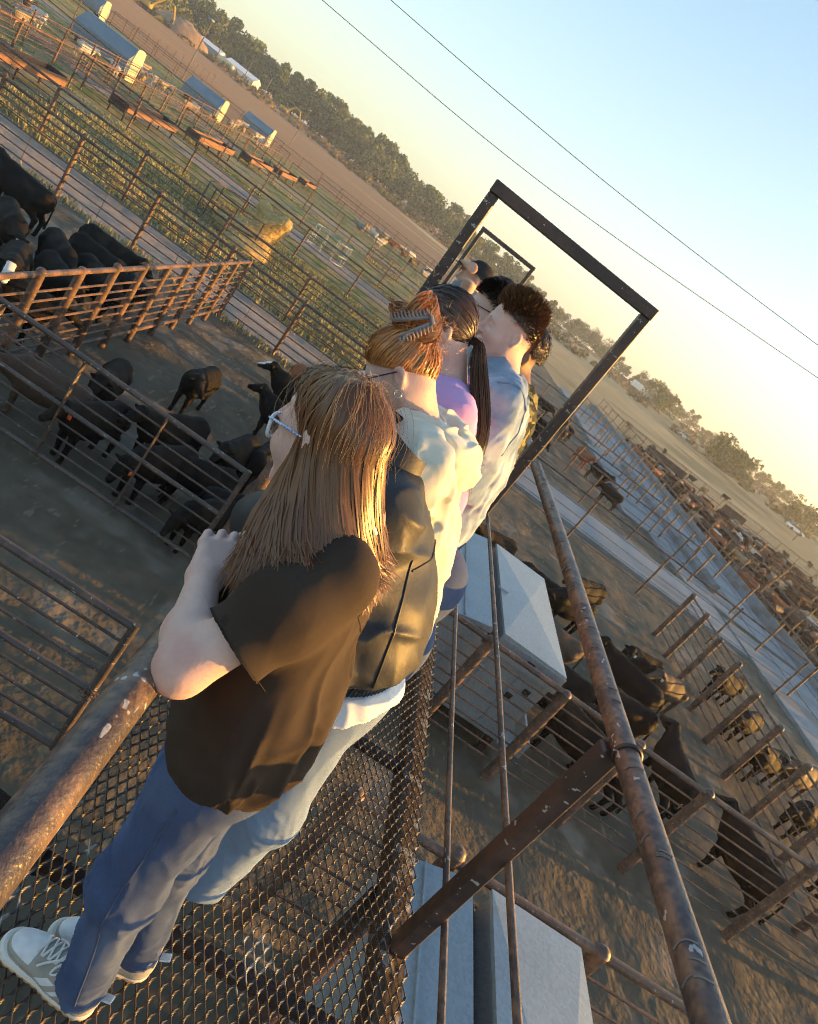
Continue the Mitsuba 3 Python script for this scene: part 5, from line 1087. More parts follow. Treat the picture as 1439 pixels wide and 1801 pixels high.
near = [  # left pens, then right pens: position, heading, pose, coat, label, options
 (-2.76, 8.75, -80, 'level', B_, 'black calf walking away from the sunlit fence in the left pen', dict(s=.93)),
 (-2.21, 10.65, -95, 'left', B_, 'black calf standing alone behind the group in the left pen', dict(s=.95)),
 (-1.75, 8.55, -118, 'level', B_, 'large black calf broadside behind the middle of the long gate', dict(s=1.0)),
 (-1.50, 7.72, -112, 'low', B_, 'black calf with head down right behind the long gate', dict(s=.95, tag='tag_orange', step=1)),
 (-2.35, 7.65, -105, 'level', B_, 'black calf with orange ear tag behind the left half of the long gate', dict(s=.95, tag='tag_orange', step=2)),
 (-3.0, 7.75, -160, 'low', 'coat_brown', 'dark brown calf with head down by the sunlit fence corner', dict(s=.88)),
 (-1.02, 9.2, -98, 'level', B_, 'black calf second behind the right end of the long gate', dict(s=.92, step=3)),
 (-.72, 9.75, 84, 'level', B_, 'black calf facing away toward the lane behind the gate group', dict(s=.9)),
 (-.52, 7.95, 40, 'left', B_, 'black calf with orange ear tag looking back beside the hinge post', dict(s=.86, tag='tag_orange', step=1)),
 (-1.12, 8.1, -140, 'level', B_, 'black calf with yellow ear tag crowded in the gate group', dict(s=.9, tag='tag_yellow', step=2)),
 (-.72, 7.45, -112, 'low', B_, 'black calf closest to the long gate near its hinge post', dict(s=.84)),
 (-.95, 11.6, 165, 'level', B_, 'black calf in profile just left of the first girl', dict(s=.95, step=1)),
 (-1.15, 13.1, -178, 'level', B_, 'black calf with a white face standing near the lane fence', dict(face=True, s=.98)),
 (-1.05, 14.3, -20, 'right', RD, 'red brown calf with a white face beyond the white faced black calf', dict(face=True, s=.98)),
 (-7.07, 13.3, 170, 'level', B_, 'big black cow standing at the far left edge of the outer pen', dict(s=1.12)),
 (-6.0, 11.35, -48, 'low', B_, 'black cow with a white blaze lowering its head in the outer left pen', dict(face=True, s=1.08, tag='tag_orange')),
 (-4.95, 9.85, -64, 'level', B_, 'black cow with a broad white face looking at the sunlit fence', dict(face=True, s=1.08, tag='tag_orange', step=1)),
 (-5.25, 11.55, -45, 'low', B_, 'black cow tucked between the white faced cows in the outer pen', dict(s=1.05, tag='tag_yellow')),
 (-4.75, 10.75, -38, 'level', B_, 'black cow third along the sunlit fence in the outer pen', dict(s=1.0, step=2)),
 (-4.55, 11.6, -30, 'low', B_, 'black cow feeding at the middle of the sunlit fence', dict(s=1.02)),
 (-4.5, 12.5, -35, 'level', B_, 'black cow fourth along the sunlit fence in the outer pen', dict(s=1.0, step=3)),
 (-5.3, 13.3, -6, 'level', B_, 'black cow with orange ear tag nearest the gravel lane in the outer pen', dict(s=1.08, tag='tag_orange')),
 (-5.05, 12.45, -12, 'low', B_, 'black cow side by side with the one nearest the gravel lane', dict(s=1.05, step=1)),
 (-4.45, 9.25, 20, 'level', B_, 'black cow facing into the near end of the sunlit fence', dict(s=.98)),
 (-4.4, 8.5, 120, 'left', B_, 'black cow turning its head at the near end of the outer pen', dict(s=1.0, step=2)),
 (-5.4, 8.6, 100, 'level', B_, 'black cow at the very left edge of the outer pen', dict(s=1.05)),
 (6.30, 10.75, 160, 'level', B_, 'large black cow standing in profile in the middle of the near right pen', dict(s=1.15)),
 (5.95, 9.6, -172, 'left', B_, 'black cow with pale blue ear tag in front of the large one', dict(s=1.05, tag='tag_blue', step=1)),
 (6.62, 8.75, 92, 'up', B_, 'black cow seen from behind just past the heavy rail fence', dict(s=1.1, step=2)),
 (7.05, 12.15, -160, 'left', B_, 'black cow with pale blue ear tag behind the large profile cow', dict(s=1.0, tag='tag_blue')),
 (7.75, 12.0, -150, 'level', 'coat_brown', 'dark brown cow beside the first of the thick short posts', dict(s=1.0, tag='tag_blue', step=3)),
 (5.90, 13.6, -140, 'level', B_, 'black cow farthest back near the concrete strip, half behind the handrail', dict(s=1.12)),
 (5.35, 12.4, -155, 'low', B_, 'black cow under the handrail with its head down', dict(s=1.05, step=1)),
 (3.45, 12.6, -150, 'level', B_, 'black cow beyond the far end of the metal feeder', dict(s=1.05)),
 (4.55, 12.4, 175, 'low', B_, 'black cow with head down beside the far corner of the metal feeder', dict(s=.98)),
 (3.2, 11.7, -120, 'low', B_, 'black cow feeding at the far end of the metal feeder', dict(s=1.0, step=2)),
 (4.6, 10.3, -178, 'low', 'coat_brown', 'brown black cow with its head at the long side of the metal feeder', dict(s=1.02)),
 (4.65, 9.2, 178, 'low', B_, 'black cow feeding at the middle of the metal feeder', dict(s=1.0, step=3)),
 (4.75, 8.0, 150, 'low', B_, 'black cow with head under the near corner of the metal feeder', dict(s=1.05)),
 (5.3, 8.0, 118, 'level', B_, 'black cow behind the heavy rail fence, beside the handrail', dict(s=1.0, step=1)),
 (10.4, 14.7, -150, 'level', B_, 'black cow behind the thick posts nearest the concrete strip', dict(s=1.05)),
 (10.3, 13.2, -140, 'low', B_, 'black cow second behind the thick short posts', dict(s=1.02, step=2)),
 (10.2, 11.9, -148, 'level', B_, 'black cow third behind the thick short posts', dict(s=1.05)),
 (10.5, 10.6, -155, 'low', B_, 'black cow fourth behind the thick short posts', dict(s=1.02, step=1)),
 (11.3, 12.3, -150, 'level', 'coat_brown', 'dark brown cow deeper in the pen behind the thick posts', dict(s=1.05)),
 (7.6, 7.75, 112, 'level', B_, 'black cow standing over the heavy rail fence at lower right', dict(s=1.1, step=1)),
 (10.35, 9.0, 84, 'level', B_, 'black cow at the right edge of the picture, facing away', dict(s=1.08)),
 (10.9, 7.9, 130, 'low', B_, 'black cow cut off by the right edge behind the thick posts', dict(s=1.05)),
]
for x, y, h, pose, ct, lb_, kw in near:
    kw = {'res': .021 if y < 12.5 else .028, **kw}; cow(x, y, h, pose, ct, lb_, None, **kw)
rng = np.random.default_rng(77)
def herd(n, xs, ys, coats, names, group, mind=1.25, headings=None, s=(.92, 1.12), bad=(), rows=False):
    pts, tries = [], 0
    while len(pts) < n and tries < 20000:
        tries += 1; p = A(rng.uniform(*xs), rng.uniform(*ys))
        if any(abs(p[1] - b) < .65 for b in bad) or any(np.linalg.norm(p - q) < mind for q in pts): continue
        pts.append(p)
    for p in pts:
        c = rng.choice(len(coats), p=[w for _, w in coats]); ct = coats[c][0]; h = rng.uniform(0, 360) if headings is None else headings[rng.integers(len(headings))] + rng.normal(0, 22)
        where = ('', '')
        if rows: where = [w for lim, w in ((28.3, (', before the nearest cross fence', ', first pen')), (36.4, (', between the first and second cross fences', ', second pen')), (45.5, (', between the second and third cross fences', ', third pen')), (54.5, (', between the third and fourth cross fences', ', fourth pen')), (99, (', behind the fourth cross fence', ', last pen'))) if p[1] < lim][0]
        cow(p[0], p[1], h, ('level', 'low', 'level', 'left', 'right')[rng.integers(5)], ct, names[ct] + where[0], group + where[1] + ', ' + ct[5:], s=rng.uniform(*s), res=.05)
nm = lambda where: {'coat_black': f'black cow {where}', 'coat_red': f'red cow {where}', 'coat_tan': f'tan cow {where}', 'coat_grey': f'grey cow {where}', 'coat_white': f'white cow {where}', 'coat_brown': f'dark brown cow {where}'}
herd(215, (20.3, 31.0), (17.0, 64), [('coat_black', .44), ('coat_brown', .22), ('coat_red', .17), ('coat_tan', .07), ('coat_white', .05), ('coat_grey', .05)], nm('along the right feed bunk'), 'right herd along the bunk', 1.0, (185, 160, 20, 90, 270), bad=(28.3, 36.4, 45.5, 54.5), rows=True)
def far_cattle():
    rng = np.random.default_rng(5); V, F, C, o, pts = [], [], [], 0, []
    base = [(lambda q: (lambda v: (v[0], v[1]))(meshkit.WRITTEN[cow_mesh(q, .12)[0]['filename']]))(q) for q in ('level', 'low', 'left')]
    cols = A([.008, .007, .007], [.010, .009, .008], [.012, .010, .009], [.03, .02, .014], [.05, .032, .02], [.17, .06, .022], [.20, .07, .026], [.33, .28, .22])
    while len(pts) < 560:
        p = A(rng.uniform(31, 61) if len(pts) > 200 else rng.uniform(31, 42), rng.uniform(22, 64.5))
        if any(np.hypot(*(p - q)) < .95 for q in pts[-90:]) or min(abs(p[1] - q - (p[0] - 20) / 20) for q in (28, 36, 45, 54)) < .6: continue
        pts.append(p); v, f = base[rng.integers(3)]; a = rng.uniform(0, 6.28); s_ = .60 * rng.uniform(.92, 1.12); c_, s2 = math.cos(a), math.sin(a)
        V.append(np.stack([p[0] + s_ * (v[:, 0] * c_ - v[:, 1] * s2), p[1] + s_ * (v[:, 0] * s2 + v[:, 1] * c_), s_ * v[:, 2] + float(terrain(*p))], 1)); F.append(f + o); o += len(v); C.append(np.repeat(cols[rng.integers(8)][None] * rng.uniform(.8, 1.2), len(v), 0))
    add('cattle_crowd', (np.vstack(V), np.vstack(F)), 'vertex_matte', True, color=np.vstack(C)); lab('cattle_crowd', 'dense far crowd of black, red and tan cattle filling the right pens', 'cattle', None, 'stuff')
far_cattle()
herd(12, (24, 60), (70, 95), [('coat_black', .7), ('coat_brown', .3)], nm('loose on the dry grass behind the right pens'), 'cattle on the dry grass', 4)
herd(15, (2.6, 11.6), (26.5, 42), [('coat_black', .9), ('coat_brown', .1)], nm('in the pen beyond the pale concrete strip'), 'cattle beyond the concrete strip', 1.7, (-60, 120, 170), bad=(29.6, 34.3))
cow(9.7, 33.1, -60, 'level', RD, 'single red brown cow with sunlit rump beyond the pale concrete strip', None, 1.05, .035)
herd(20, (-30, -22), (33.5, 45.5), [('coat_grey', .3), ('coat_white', .25), ('coat_tan', .35), ('coat_brown', .1)], nm('in front of the nearest blue feeder'), 'cattle by the first blue feeder', 1.3, (90, 60, 120, 0))
herd(18, (-29, -21.8), (50, 61), [('coat_grey', .3), ('coat_white', .3), ('coat_tan', .3), ('coat_black', .1)], nm('between the first and second blue feeders'), 'cattle between the blue feeders', 1.3, (90, 60, 120, 0), bad=(59.5,))
herd(14, (-30, -23.5), (71, 84), [('coat_grey', .3), ('coat_white', .3), ('coat_tan', .4)], nm('behind the second blue feeder'), 'cattle behind the second blue feeder', 1.5, (90, 60, 120, 0))
herd(16, (-10.5, -2), (67.5, 87), [('coat_brown', .35), ('coat_grey', .2), ('coat_white', .25), ('coat_tan', .2)], nm('in the farthest pen left of the catwalk'), 'cattle in the farthest left pen', 2.0, (0, 180, 40), bad=(78,))
cow(-.75, 2.62, 20, 'low', B_, 'black cow in the dark corner under the lower left gate', None, 1.15)
cow(-7.3, 79.5, 10, 'level', RD, 'bright red cow in the farthest pen left of the catwalk', None, 1.15, .05)

# ------------------------------------------------------------------ metal feeders beside the catwalk
def creep_feeder(label, lx0, lx1, gap, left, y0, y1, zt=1.50, plate=True):
    k = new('metal_feeder'); xl = lx0 - gap - left; g = 'galvanized'
    # cross broken lid: four facets rising to the middle
    V = A([lx0, y0, zt], [lx1, y0, zt - .012], [lx1, y1, zt - .012], [lx0, y1, zt], [(lx0 + lx1) / 2, (y0 + y1) / 2, zt + .035]); Vb = V[:4] - A(0, 0, .035)
    F = [[0, 1, 4], [1, 2, 4], [2, 3, 4], [3, 0, 4]]; S = [[0, 5, 6], [0, 6, 1], [1, 6, 7], [1, 7, 2], [2, 7, 8], [2, 8, 3], [3, 8, 5], [3, 5, 0]]
    add(k + '__lid', (np.vstack([V, Vb]), np.array(F + S)), g, False)
    add(k + '__gutter', box((lx0 - gap / 2, (y0 + y1) / 2, zt - .20), (gap - .004, y1 - y0 - .03, .03)), 'gutter_rust' if 'gutter_rust' in scene else M('gutter_rust', pr(proc(lambda p, n, uv: mix((.05, .035, .025), (.14, .09, .06), fbm(p.x * 9, p.y * 9, p.z * 9, 3))), .9)), False)
    add(k + '__side_roof', (lambda a: trimesh.Trimesh(a[0], a[1], process=False))((A([xl, y0, zt - .17], [lx0 - gap, y0, zt - .02], [lx0 - gap, y1, zt - .02], [xl, y1, zt - .17], [xl, y0, zt - .195], [lx0 - gap, y0, zt - .10], [lx0 - gap, y1, zt - .10], [xl, y1, zt - .195]), np.array([[0, 1, 2], [0, 2, 3], [0, 4, 5], [0, 5, 1], [1, 5, 6], [1, 6, 2], [2, 6, 7], [2, 7, 3], [3, 7, 4], [3, 4, 0]]))), g, False)
    m = (lx0 - gap + xl) / 2
    add(k + '__side_roof__rib', box((xl + left * .42, (y0 + y1) / 2, zt - .085), (.014, y1 - y0 - .02, .02), np.array([[.97, 0, -.25], [0, 1, 0], [.25, 0, .97]])), g, False)
    add(k + '__fascia', box(((lx0 + lx1) / 2 + .005, y0 - .006, zt - .155), (lx1 - lx0 + .02, .012, .235), bevel=.004), g, False)
    add(k + '__fascia', box((lx1 + .006, (y0 + y1) / 2, zt - .155), (.012, y1 - y0, .235), bevel=.004), g, False)
    poly = [(xl + .06, .30), (lx1 - .06, .30), (lx1 - .03, zt - .28), (lx1 - .03, zt - .05), (lx0 + .01, zt - .05), (lx0 + .01, zt - .26), (lx0 - gap - .01, zt - .26), (lx0 - gap - .01, zt - .12), (xl + .03, zt - .22)]
    mm = sheet(poly, 0, y1 - y0 - .06); v = mm.vertices.copy(); mm.vertices = np.stack([v[:, 0], y1 - .03 - v[:, 2], v[:, 1]], 1); add(k + '__body', mm, g, False)
    for i in range(1, 4): add(k + '__body__seam', box((xl + (lx1 - xl) * i / 4, y0 + .024, .78), (.012, .016, .86)), g, False)
    add(k + '__trough', cat([box((lx1 + .10, (y0 + y1) / 2, .30), (.34, y1 - y0, .03)), box((lx1 + .26, (y0 + y1) / 2, .40), (.03, y1 - y0, .22))]), 'blue_steel', False)
    for x in (xl + .12, lx1 - .12):
        for y in (y0 + .12, y1 - .12): add(k + '__leg', box((x, y, .15), (.09, .09, .34), bevel=.006), 'frame_steel', False)
    if plate: add(k + '__label_plate', box(((lx0 + lx1) / 2 + .02, y0 - .014, zt - .13), (.10, .006, .05), bevel=.001), 'dark_gap', False)
    for x, z in ((lx1 - .22, zt - .46), (lx1 - .36, zt - .62), (lx0 + .05, zt - .52)):
        add(k + '__latch', cat([box((x, y0 + .018, z), (.09, .02, .075), bevel=.004), tube(A([x - .03, y0 + .0, z + .01], [x - .02, y0 - .025, z - .01], [x + .02, y0 - .025, z - .01], [x + .03, y0 + .0, z + .01]), .007, 6)]), 'dark_gap' if x > lx0 + .1 else 'galvanized', 40)
    add(k + '__lid_pin', tube(A([lx0 - .06, y0 + (y1 - y0) * .42, zt + .012], [lx0 + .10, y0 + (y1 - y0) * .42, zt + .02]), .010, 8), 'galvanized', 50)
    rng2 = np.random.default_rng(int(y1 * 10)); 
    for i in range(7): add(k + '__bolt', trimesh.creation.icosphere(1, .008).apply_translation((lx1 - .06 - .13 * i, y0 - .013, zt - .06 - .02 * (i % 2))), 'galvanized', True)
    lab(k, label, 'feeder'); return k
creep_feeder('big pale galvanized feeder with a cross creased lid in the near right pen', 2.74, 3.64, .13, .62, 7.12, 9.78)
creep_feeder('galvanized feeder closest to the camera at the bottom of the picture', 2.43, 3.17, .14, .55, .6, 3.50, plate=False)

# ------------------------------------------------------------------ far feeders, orange bunks, hay rings
def bulk_feeder(label, xr, y, L=4.4):
    k = new('bulk_feeder'); prof = [(-.95, .45), (-.62, .30), (.62, .30), (.95, .45), (1.0, 1.15), (.22, 1.85), (-.22, 1.85), (-1.0, 1.15)]
    m = sheet(prof, 0, L); v = m.vertices.copy(); m.vertices = np.stack([xr - v[:, 2], y + v[:, 0], v[:, 1]], 1); add(k + '__hopper', m, 'blue_steel', False)
    p2_ = [(a * 1.03, .02 + b * 1.0) for a, b in [(-.55, .0), (.55, .0), (.62, 1.2), (.50, 1.86), (.18, 1.95), (-.18, 1.95), (-.50, 1.86), (-.62, 1.2)]]; m = sheet(p2_, 0, .07); v = m.vertices.copy(); m.vertices = np.stack([xr + .075 - v[:, 2], y + v[:, 0], v[:, 1]], 1); add(k + '__end_panel', m, 'cream_paint', False)
    add(k + '__ridge_cap', box((xr - L / 2, y, 1.87), (L, .30, .05), bevel=.01), 'galvanized', False)
    add(k + '__trough', cat([box((xr - L / 2, y - 1.10, .42), (L, .30, .04)), box((xr - L / 2, y - 1.24, .52), (L, .03, .2))]), 'blue_steel', False)
    for x in (xr - .4, xr - L + .4): add(k + '__skid', box((x, y, .16), (.15, 1.7, .32), bevel=.02), 'frame_steel', False)
    lab(k, label, 'feeder')
bulk_feeder('nearest blue grey bulk feeder with a cream end panel at upper left', -22.8, 48.0, 3.6)
bulk_feeder('second blue grey bulk feeder with a cream end panel, farther along the left pens', -24.5, 68.4, 3.4)
bulk_feeder('third and farthest blue grey bulk feeder along the left pens', -25.6, 88.0, 3.4)
bulk_feeder('blue grey bulk feeder cut by the top edge of the picture', -43.8, 82.0, 4.2)
def orange_bunk(label, x, y0, y1, w=.82):
    k = new('orange_bunk'); t = A(x, (y0 + y1) / 2, 0); L = y1 - y0
    for sx in (-1, 1): add(k + '__side_board', box((x + sx * w / 2, t[1], .55), (.05, L, .30), bevel=.008), 'rust_orange', False)
    for y in (y0, y1): add(k + '__end_board', box((x, y, .52), (w - .05, .05, .42), bevel=.008), 'frame_steel', False)
    add(k + '__floor', box((x, t[1], .42), (w - .05, L - .05, .03)), 'concrete', False)
    n = max(2, round(L / 2.2))
    for i in range(n + 1):
        for sx in (-1, 1): add(k + '__leg', bar((x + sx * w * .42, y0 + .12 + (L - .24) * i / n, -.05), (x + sx * w * .42, y0 + .12 + (L - .24) * i / n, .40), .06, .06), 'frame_steel', False)
    lab(k, label, 'feed bunk', None)
orange_bunk('nearest rusty orange feed bunk at the left edge', -15.3, 22.4, 27.6); orange_bunk('second rusty orange feed bunk from the left edge', -15.4, 32.6, 37.9); orange_bunk('third rusty orange feed bunk from the left edge', -15.5, 41.3, 47.0)
orange_bunk('fourth rusty orange feed bunk in the row', -15.6, 51.0, 56.4); orange_bunk('fifth rusty orange feed bunk in the row', -15.7, 59.5, 64.5); orange_bunk('farthest rusty orange feed bunk in the row', -15.8, 68.5, 73.0)
def hay_ring(label, x, y, r, H=1.1, bs='pipe_steel', n=10, mat2='rail_steel'):
    k = new('hay_ring'); th = np.linspace(0, 2 * np.pi, 33)[:-1]; ring = lambda z: np.stack([x + r * np.cos(th), y + r * np.sin(th), 0 * th + z], 1)
    for z in (.05, .48, H): add(k + '__hoop', tube(ring(z), .026, 8, closed=True), bs, 60)
    for i in range(n):
        a = 2 * np.pi * i / n + .2; add(k + '__upright', pipe((x + r * math.cos(a), y + r * math.sin(a), .03), (x + r * 1.0 * math.cos(a), y + r * math.sin(a), H), .024, 8), bs, 50)
    lab(k, label, 'hay ring')
hay_ring('dark pipe hay ring holding loose hay in the pale grass pasture', -7.35, 26.5, 1.30, 1.08, 'frame_steel', 8); hay_ring('empty pale pipe hay ring beyond the pasture fence', -6.1, 38.6, 1.05, 1.05, 'galvanized'); hay_ring('empty hay ring farther back on the short grass', -4.4, 50.6, 1.2, 1.05, 'pipe_steel')
def hay():
    rng = np.random.default_rng(15)
    def f(p):
        o = A(-7.0, 26.45, 0); d = sd_ell(p, o + A(.15, 0, .15), (1.1, 1.0, .55)); d = smin(d, sd_cone(p, o + A(.35, -.1, .3), o + A(.75, .1, .95), .50, .40), .25); d = smin(d, sd_cone(p, o + A(.7, .1, 1.0), o + A(.2, .15, 1.45), .34, .22), .2); d = smin(d, sd_cone(p, o + A(.75, .1, 1.0), o + A(1.15, .0, 1.40), .33, .26), .2)
        d = smin(d, sd_ell(p, o + A(.6, -.9, .05), (.9, .8, .30)), .2)
        return d + .14 * (meshkit.fbm(p * 4.5, 3, 2) - .5)
    m = nets(f, (-8.9, 24.6, -.05), (-5.1, 28.2, 1.95), .05, .05)
    pts, fi = trimesh.sample.sample_surface(m, 2600, seed=4); nn = m.face_normals[fi]; d = nn * .5 + rng.standard_normal((2600, 3)) * .6 + A(0, 0, -.25); d /= np.linalg.norm(d, axis=1, keepdims=True)
    L = rng.uniform(.08, .28, 2600)[:, None]; S = np.stack([pts - nn * .03, pts + d * L * .5, pts + d * L + A(0, 0, -.03)], 1); col = np.array([.50, .38, .17]) * rng.uniform(.6, 1.3, (2600, 1))
    (v, f2), c2_ = strands(S, .0075, col); M('hay_straw', pr(VC, .9)); f2 = np.vstack([f2[:, [0, 1, 2]], f2[:, [0, 2, 3]]]); mc = np.array([.42, .31, .14]) * (.6 + .8 * meshkit.fbm(m.vertices * 9, 3))[:, None]
    add('hay_pile', (np.vstack([m.vertices, v]), np.vstack([m.faces, f2 + len(m.vertices)])), 'hay_straw', True, color=np.vstack([mc, c2_])); lab('hay_pile', 'sunlit torn hay bale piled in and around the dark hay ring', 'hay')
hay()

# ------------------------------------------------------------------ grass, trees, poles, far things
def grass():
    rng = np.random.default_rng(31); n = 52000
    x, y = rng.uniform(-14.2, -.5, n), rng.uniform(20.2, 31.2, n)
    dens = meshkit.fbm(np.stack([x * .9, y * 1.6, 0 * x], 1), 3, 4); keep = dens + rng.random(n) * .35 > .52; x, y = x[keep], y[keep]; n = len(x)
    x2, y2 = rng.uniform(-22, -.5, 9000), rng.choice([20.2, 30.9, 41.8, 53.0, 16.65], 9000) + rng.normal(0, .22, 9000); x, y = np.concatenate([x, x2]), np.concatenate([y, y2]); n = len(x)
    h = (.05 + .15 * rng.random(n) ** 2) * (.5 + 1.1 * meshkit.noise(np.stack([x * 1.3, y * 1.3, 0 * x], 1), 8)); a = rng.uniform(0, 6.28, n); w = .012 + .014 * rng.random(n); z = terrain(x, y)
    d = np.stack([np.cos(a), np.sin(a), 0 * a], 1); l = np.stack([-np.sin(a), np.cos(a), 0 * a], 1) * (.6 * h * rng.random(n))[:, None]; b = np.stack([x, y, z], 1)
    V = np.stack([b - d * w[:, None], b + d * w[:, None], b + l * .4 + np.stack([0 * h, 0 * h, h * .6], 1) + d * w[:, None] * .6, b + l + np.stack([0 * h, 0 * h, h], 1)], 1).reshape(-1, 3)
    F = (np.array([[0, 1, 2], [0, 2, 3]])[None] + (np.arange(n) * 4)[:, None, None]).reshape(-1, 3)
    c = np.where((rng.random(n) < .6)[:, None], A(.46, .38, .18), np.where((rng.random(n) < .5)[:, None], A(.19, .21, .10), A(.30, .32, .22))) * rng.uniform(.7, 1.25, (n, 1))
    M('grass_blade', {'type': 'twosided', 'bsdf': {'type': 'diffuse', 'reflectance': VC}}); add('pasture_grass', (V, F), 'grass_blade', False, color=np.repeat(c, 4, 0)); lab('pasture_grass', 'short pale frosted grass of the pasture and along the fence lines', 'grass', None, 'stuff')
grass()
def leafy(seed, H, W, n, blobs, leaf):
    rng = np.random.default_rng(seed); ctr = np.stack([rng.normal(0, W * .27, blobs), rng.normal(0, W * .27, blobs), H * (.16 + .70 * rng.random(blobs))], 1); rad = W * rng.uniform(.17, .30, blobs) * (1.15 - .5 * np.maximum(ctr[:, 2] / H - .35, 0))
    i = rng.integers(blobs, size=n); u = rng.standard_normal((n, 3)); u /= np.linalg.norm(u, axis=1, keepdims=True); p = ctr[i] + u * (rad[i] * rng.random(n) ** .4)[:, None] * [1, 1, .8]
    a = rng.standard_normal((n, 3)); a /= np.linalg.norm(a, axis=1, keepdims=True); b = np.cross(a, rng.standard_normal((n, 3))); b /= np.linalg.norm(b, axis=1, keepdims=True); s = leaf * rng.uniform(.6, 1.3, n)[:, None]
    V = np.stack([p - a * s, p + b * s * .6, p + a * s, p - b * s * .6], 1).reshape(-1, 3); F = (np.array([[0, 1, 2], [0, 2, 3]])[None] + (np.arange(n) * 4)[:, None, None]).reshape(-1, 3)
    tr = [tube(A([0, 0, -.4], [.05, .02, H * .2], [.0, .1, H * .45], [.1, 0, H * .7]), np.array([.028, .022, .015, .006]) * H, 7)]
    for j in range(5):
        c = ctr[rng.integers(blobs)]; tr.append(tube(A([0, 0, H * .25], c * [.5, .5, .6] + [0, 0, H * .1], c), np.array([.012, .009, .004]) * H, 5))
    return mikit.ply((V, F), None), mikit.ply(cat(tr), None, smooth=40)
for nm_, a, b in (('leaf_deep', (.075, .105, .036), (.14, .175, .062)), ('leaf_olive', (.115, .135, .046), (.20, .21, .075)), ('leaf_dusty', (.16, .16, .075), (.26, .235, .11))):
    M(nm_, {'type': 'twosided', 'bsdf': {'type': 'diffuse', 'reflectance': proc((lambda a, b: lambda p, n, uv: mix(a, b, fbm(p.x * .5, p.y * .5, p.z * .5, 3)))(a, b))}})
M('bark', pr((.10, .08, .06), .9))
TV = [leafy(100 + i, 10, 8.5, 2100, 17, .46) for i in range(4)] + [leafy(120 + i, 10, 12.5, 2000, 15, .5) for i in range(2)] + [leafy(130 + i, 10, 5.5, 900, 9, .42) for i in range(2)]
rng = np.random.default_rng(55)
def tree(az, D, H, kind, leaf, label, group):
    k = new('tree'); a = math.radians(az); x, y = D * math.sin(a), D * math.cos(a); z = float(terrain(x, y)); s = H / 10; w = matrix((x, y, z), rng.uniform(0, 6.28), (s * rng.uniform(.9, 1.15), s * rng.uniform(.9, 1.15), s))
    scene[k + '__crown'] = ref(TV[kind][0], leaf, w); scene[k + '__trunk'] = ref(TV[kind][1], 'bark', w); lab(k, label, 'tree', group)
BELT = ((-24.6, 'behind the earth mound'), (-19, 'behind the white roofed sheds'), (-14, 'behind the small digger'), (-9, 'left of the three pale poles'), (-4, 'right of the three pale poles'), (8, 'seen around the overhead frame'), (14, 'just right of the overhead frame'), (19, 'behind the white trucks'), (23, 'behind the white car'), (28, 'around the forward dark trees'), (99, 'at the right end of the tree belt'))
zone = lambda a: [w for l, w in BELT if a < l][0]
az = -31.0
while az < 8:
    t = (az + 47) / 55; top = np.interp(az, [-47, -25, -14, -9, -4, 0, 4, 8], [2.4, 2.5, 2.9, 2.75, 2.2, 1.9, 1.5, 1.35]) * rng.uniform(.72, 1.08); D = rng.uniform(300, 345); H = D * math.tan(math.radians(top)) + 1.2
    tree(az, D, H, rng.integers(4), ('leaf_deep', 'leaf_olive', 'leaf_deep')[rng.integers(3)], 'full green tree ' + zone(az) + ', beyond the brown field', 'trees ' + zone(az))
    az += rng.uniform(.55, .95) * (1.0 if az > -28 else 1.6)
az = 8.0
while az < 37:
    top = np.interp(az, [8, 12, 18, 22, 28, 33, 46], [1.35, 1.15, 1.25, .95, 1.1, 1.2, 1.2]) * rng.uniform(.55, 1.1); D = rng.uniform(330, 420); H = D * math.tan(math.radians(top)) + 1.5
    tree(az, D, H, rng.integers(6), ('leaf_olive', 'leaf_dusty', 'leaf_deep')[rng.integers(3)], 'hazy green tree ' + zone(az) + ', beyond the herd', 'trees ' + zone(az))
    az += rng.uniform(.7, 1.25)
tree(24.0, 215, 8.6, 4, 'leaf_deep', 'broad dark tree standing forward of the right tree belt', None); tree(25.4, 222, 7.6, 5, 'leaf_deep', 'second broad dark tree just right of the forward one', None); tree(17.9, 260, 8.2, 5, 'leaf_olive', 'round topped tree rising above its neighbours behind the white truck', None); tree(30.6, 230, 7.5, 4, 'leaf_olive', 'broad tree near the right edge, in front of the belt', None)
def brush():
    rng = np.random.default_rng(9); V, F, o, C = [], [], 0, []
    for i in range(420):
        a = math.radians(rng.uniform(-46, 46)); D = rng.uniform(235, 300) if a < .13 else rng.uniform(200, 330); x, y = D * math.sin(a), D * math.cos(a); z = float(terrain(x, y)); r = rng.uniform(.8, 2.2); n = 46
        u = rng.standard_normal((n, 3)); u /= np.linalg.norm(u, axis=1, keepdims=True); p = A(x, y, z) + np.abs(u) * [0, 0, 1] * r * .8 + u * [1.6, 1, 0] * r; q = rng.standard_normal((n, 3)) * .42; q2 = rng.standard_normal((n, 3)) * .42
        V.append(np.stack([p - q, p + q2, p + q], 1).reshape(-1, 3)); F.append(np.arange(n * 3).reshape(-1, 3) + o); o += n * 3; C.append(np.repeat((A(.22, .16, .10), A(.12, .12, .05), A(.28, .21, .12))[rng.integers(3)][None] * rng.uniform(.7, 1.2), n * 3, 0))
    add('brush', (np.vstack(V), np.vstack(F)), 'grass_blade', False, color=np.vstack(C)); lab('brush', 'dry brown and olive brush along the foot of the tree belts', 'brush', None, 'stuff')
brush()
def at(az, D): return D * math.sin(math.radians(az)), D * math.cos(math.radians(az)), float(terrain(D * math.sin(math.radians(az)), D * math.cos(math.radians(az))))
M('wood_pole', pr(proc(lambda p, n, uv: mix((.12, .10, .085), (.22, .18, .15), noise(p.x * 8, p.y * 8, p.z * .7))), .9))
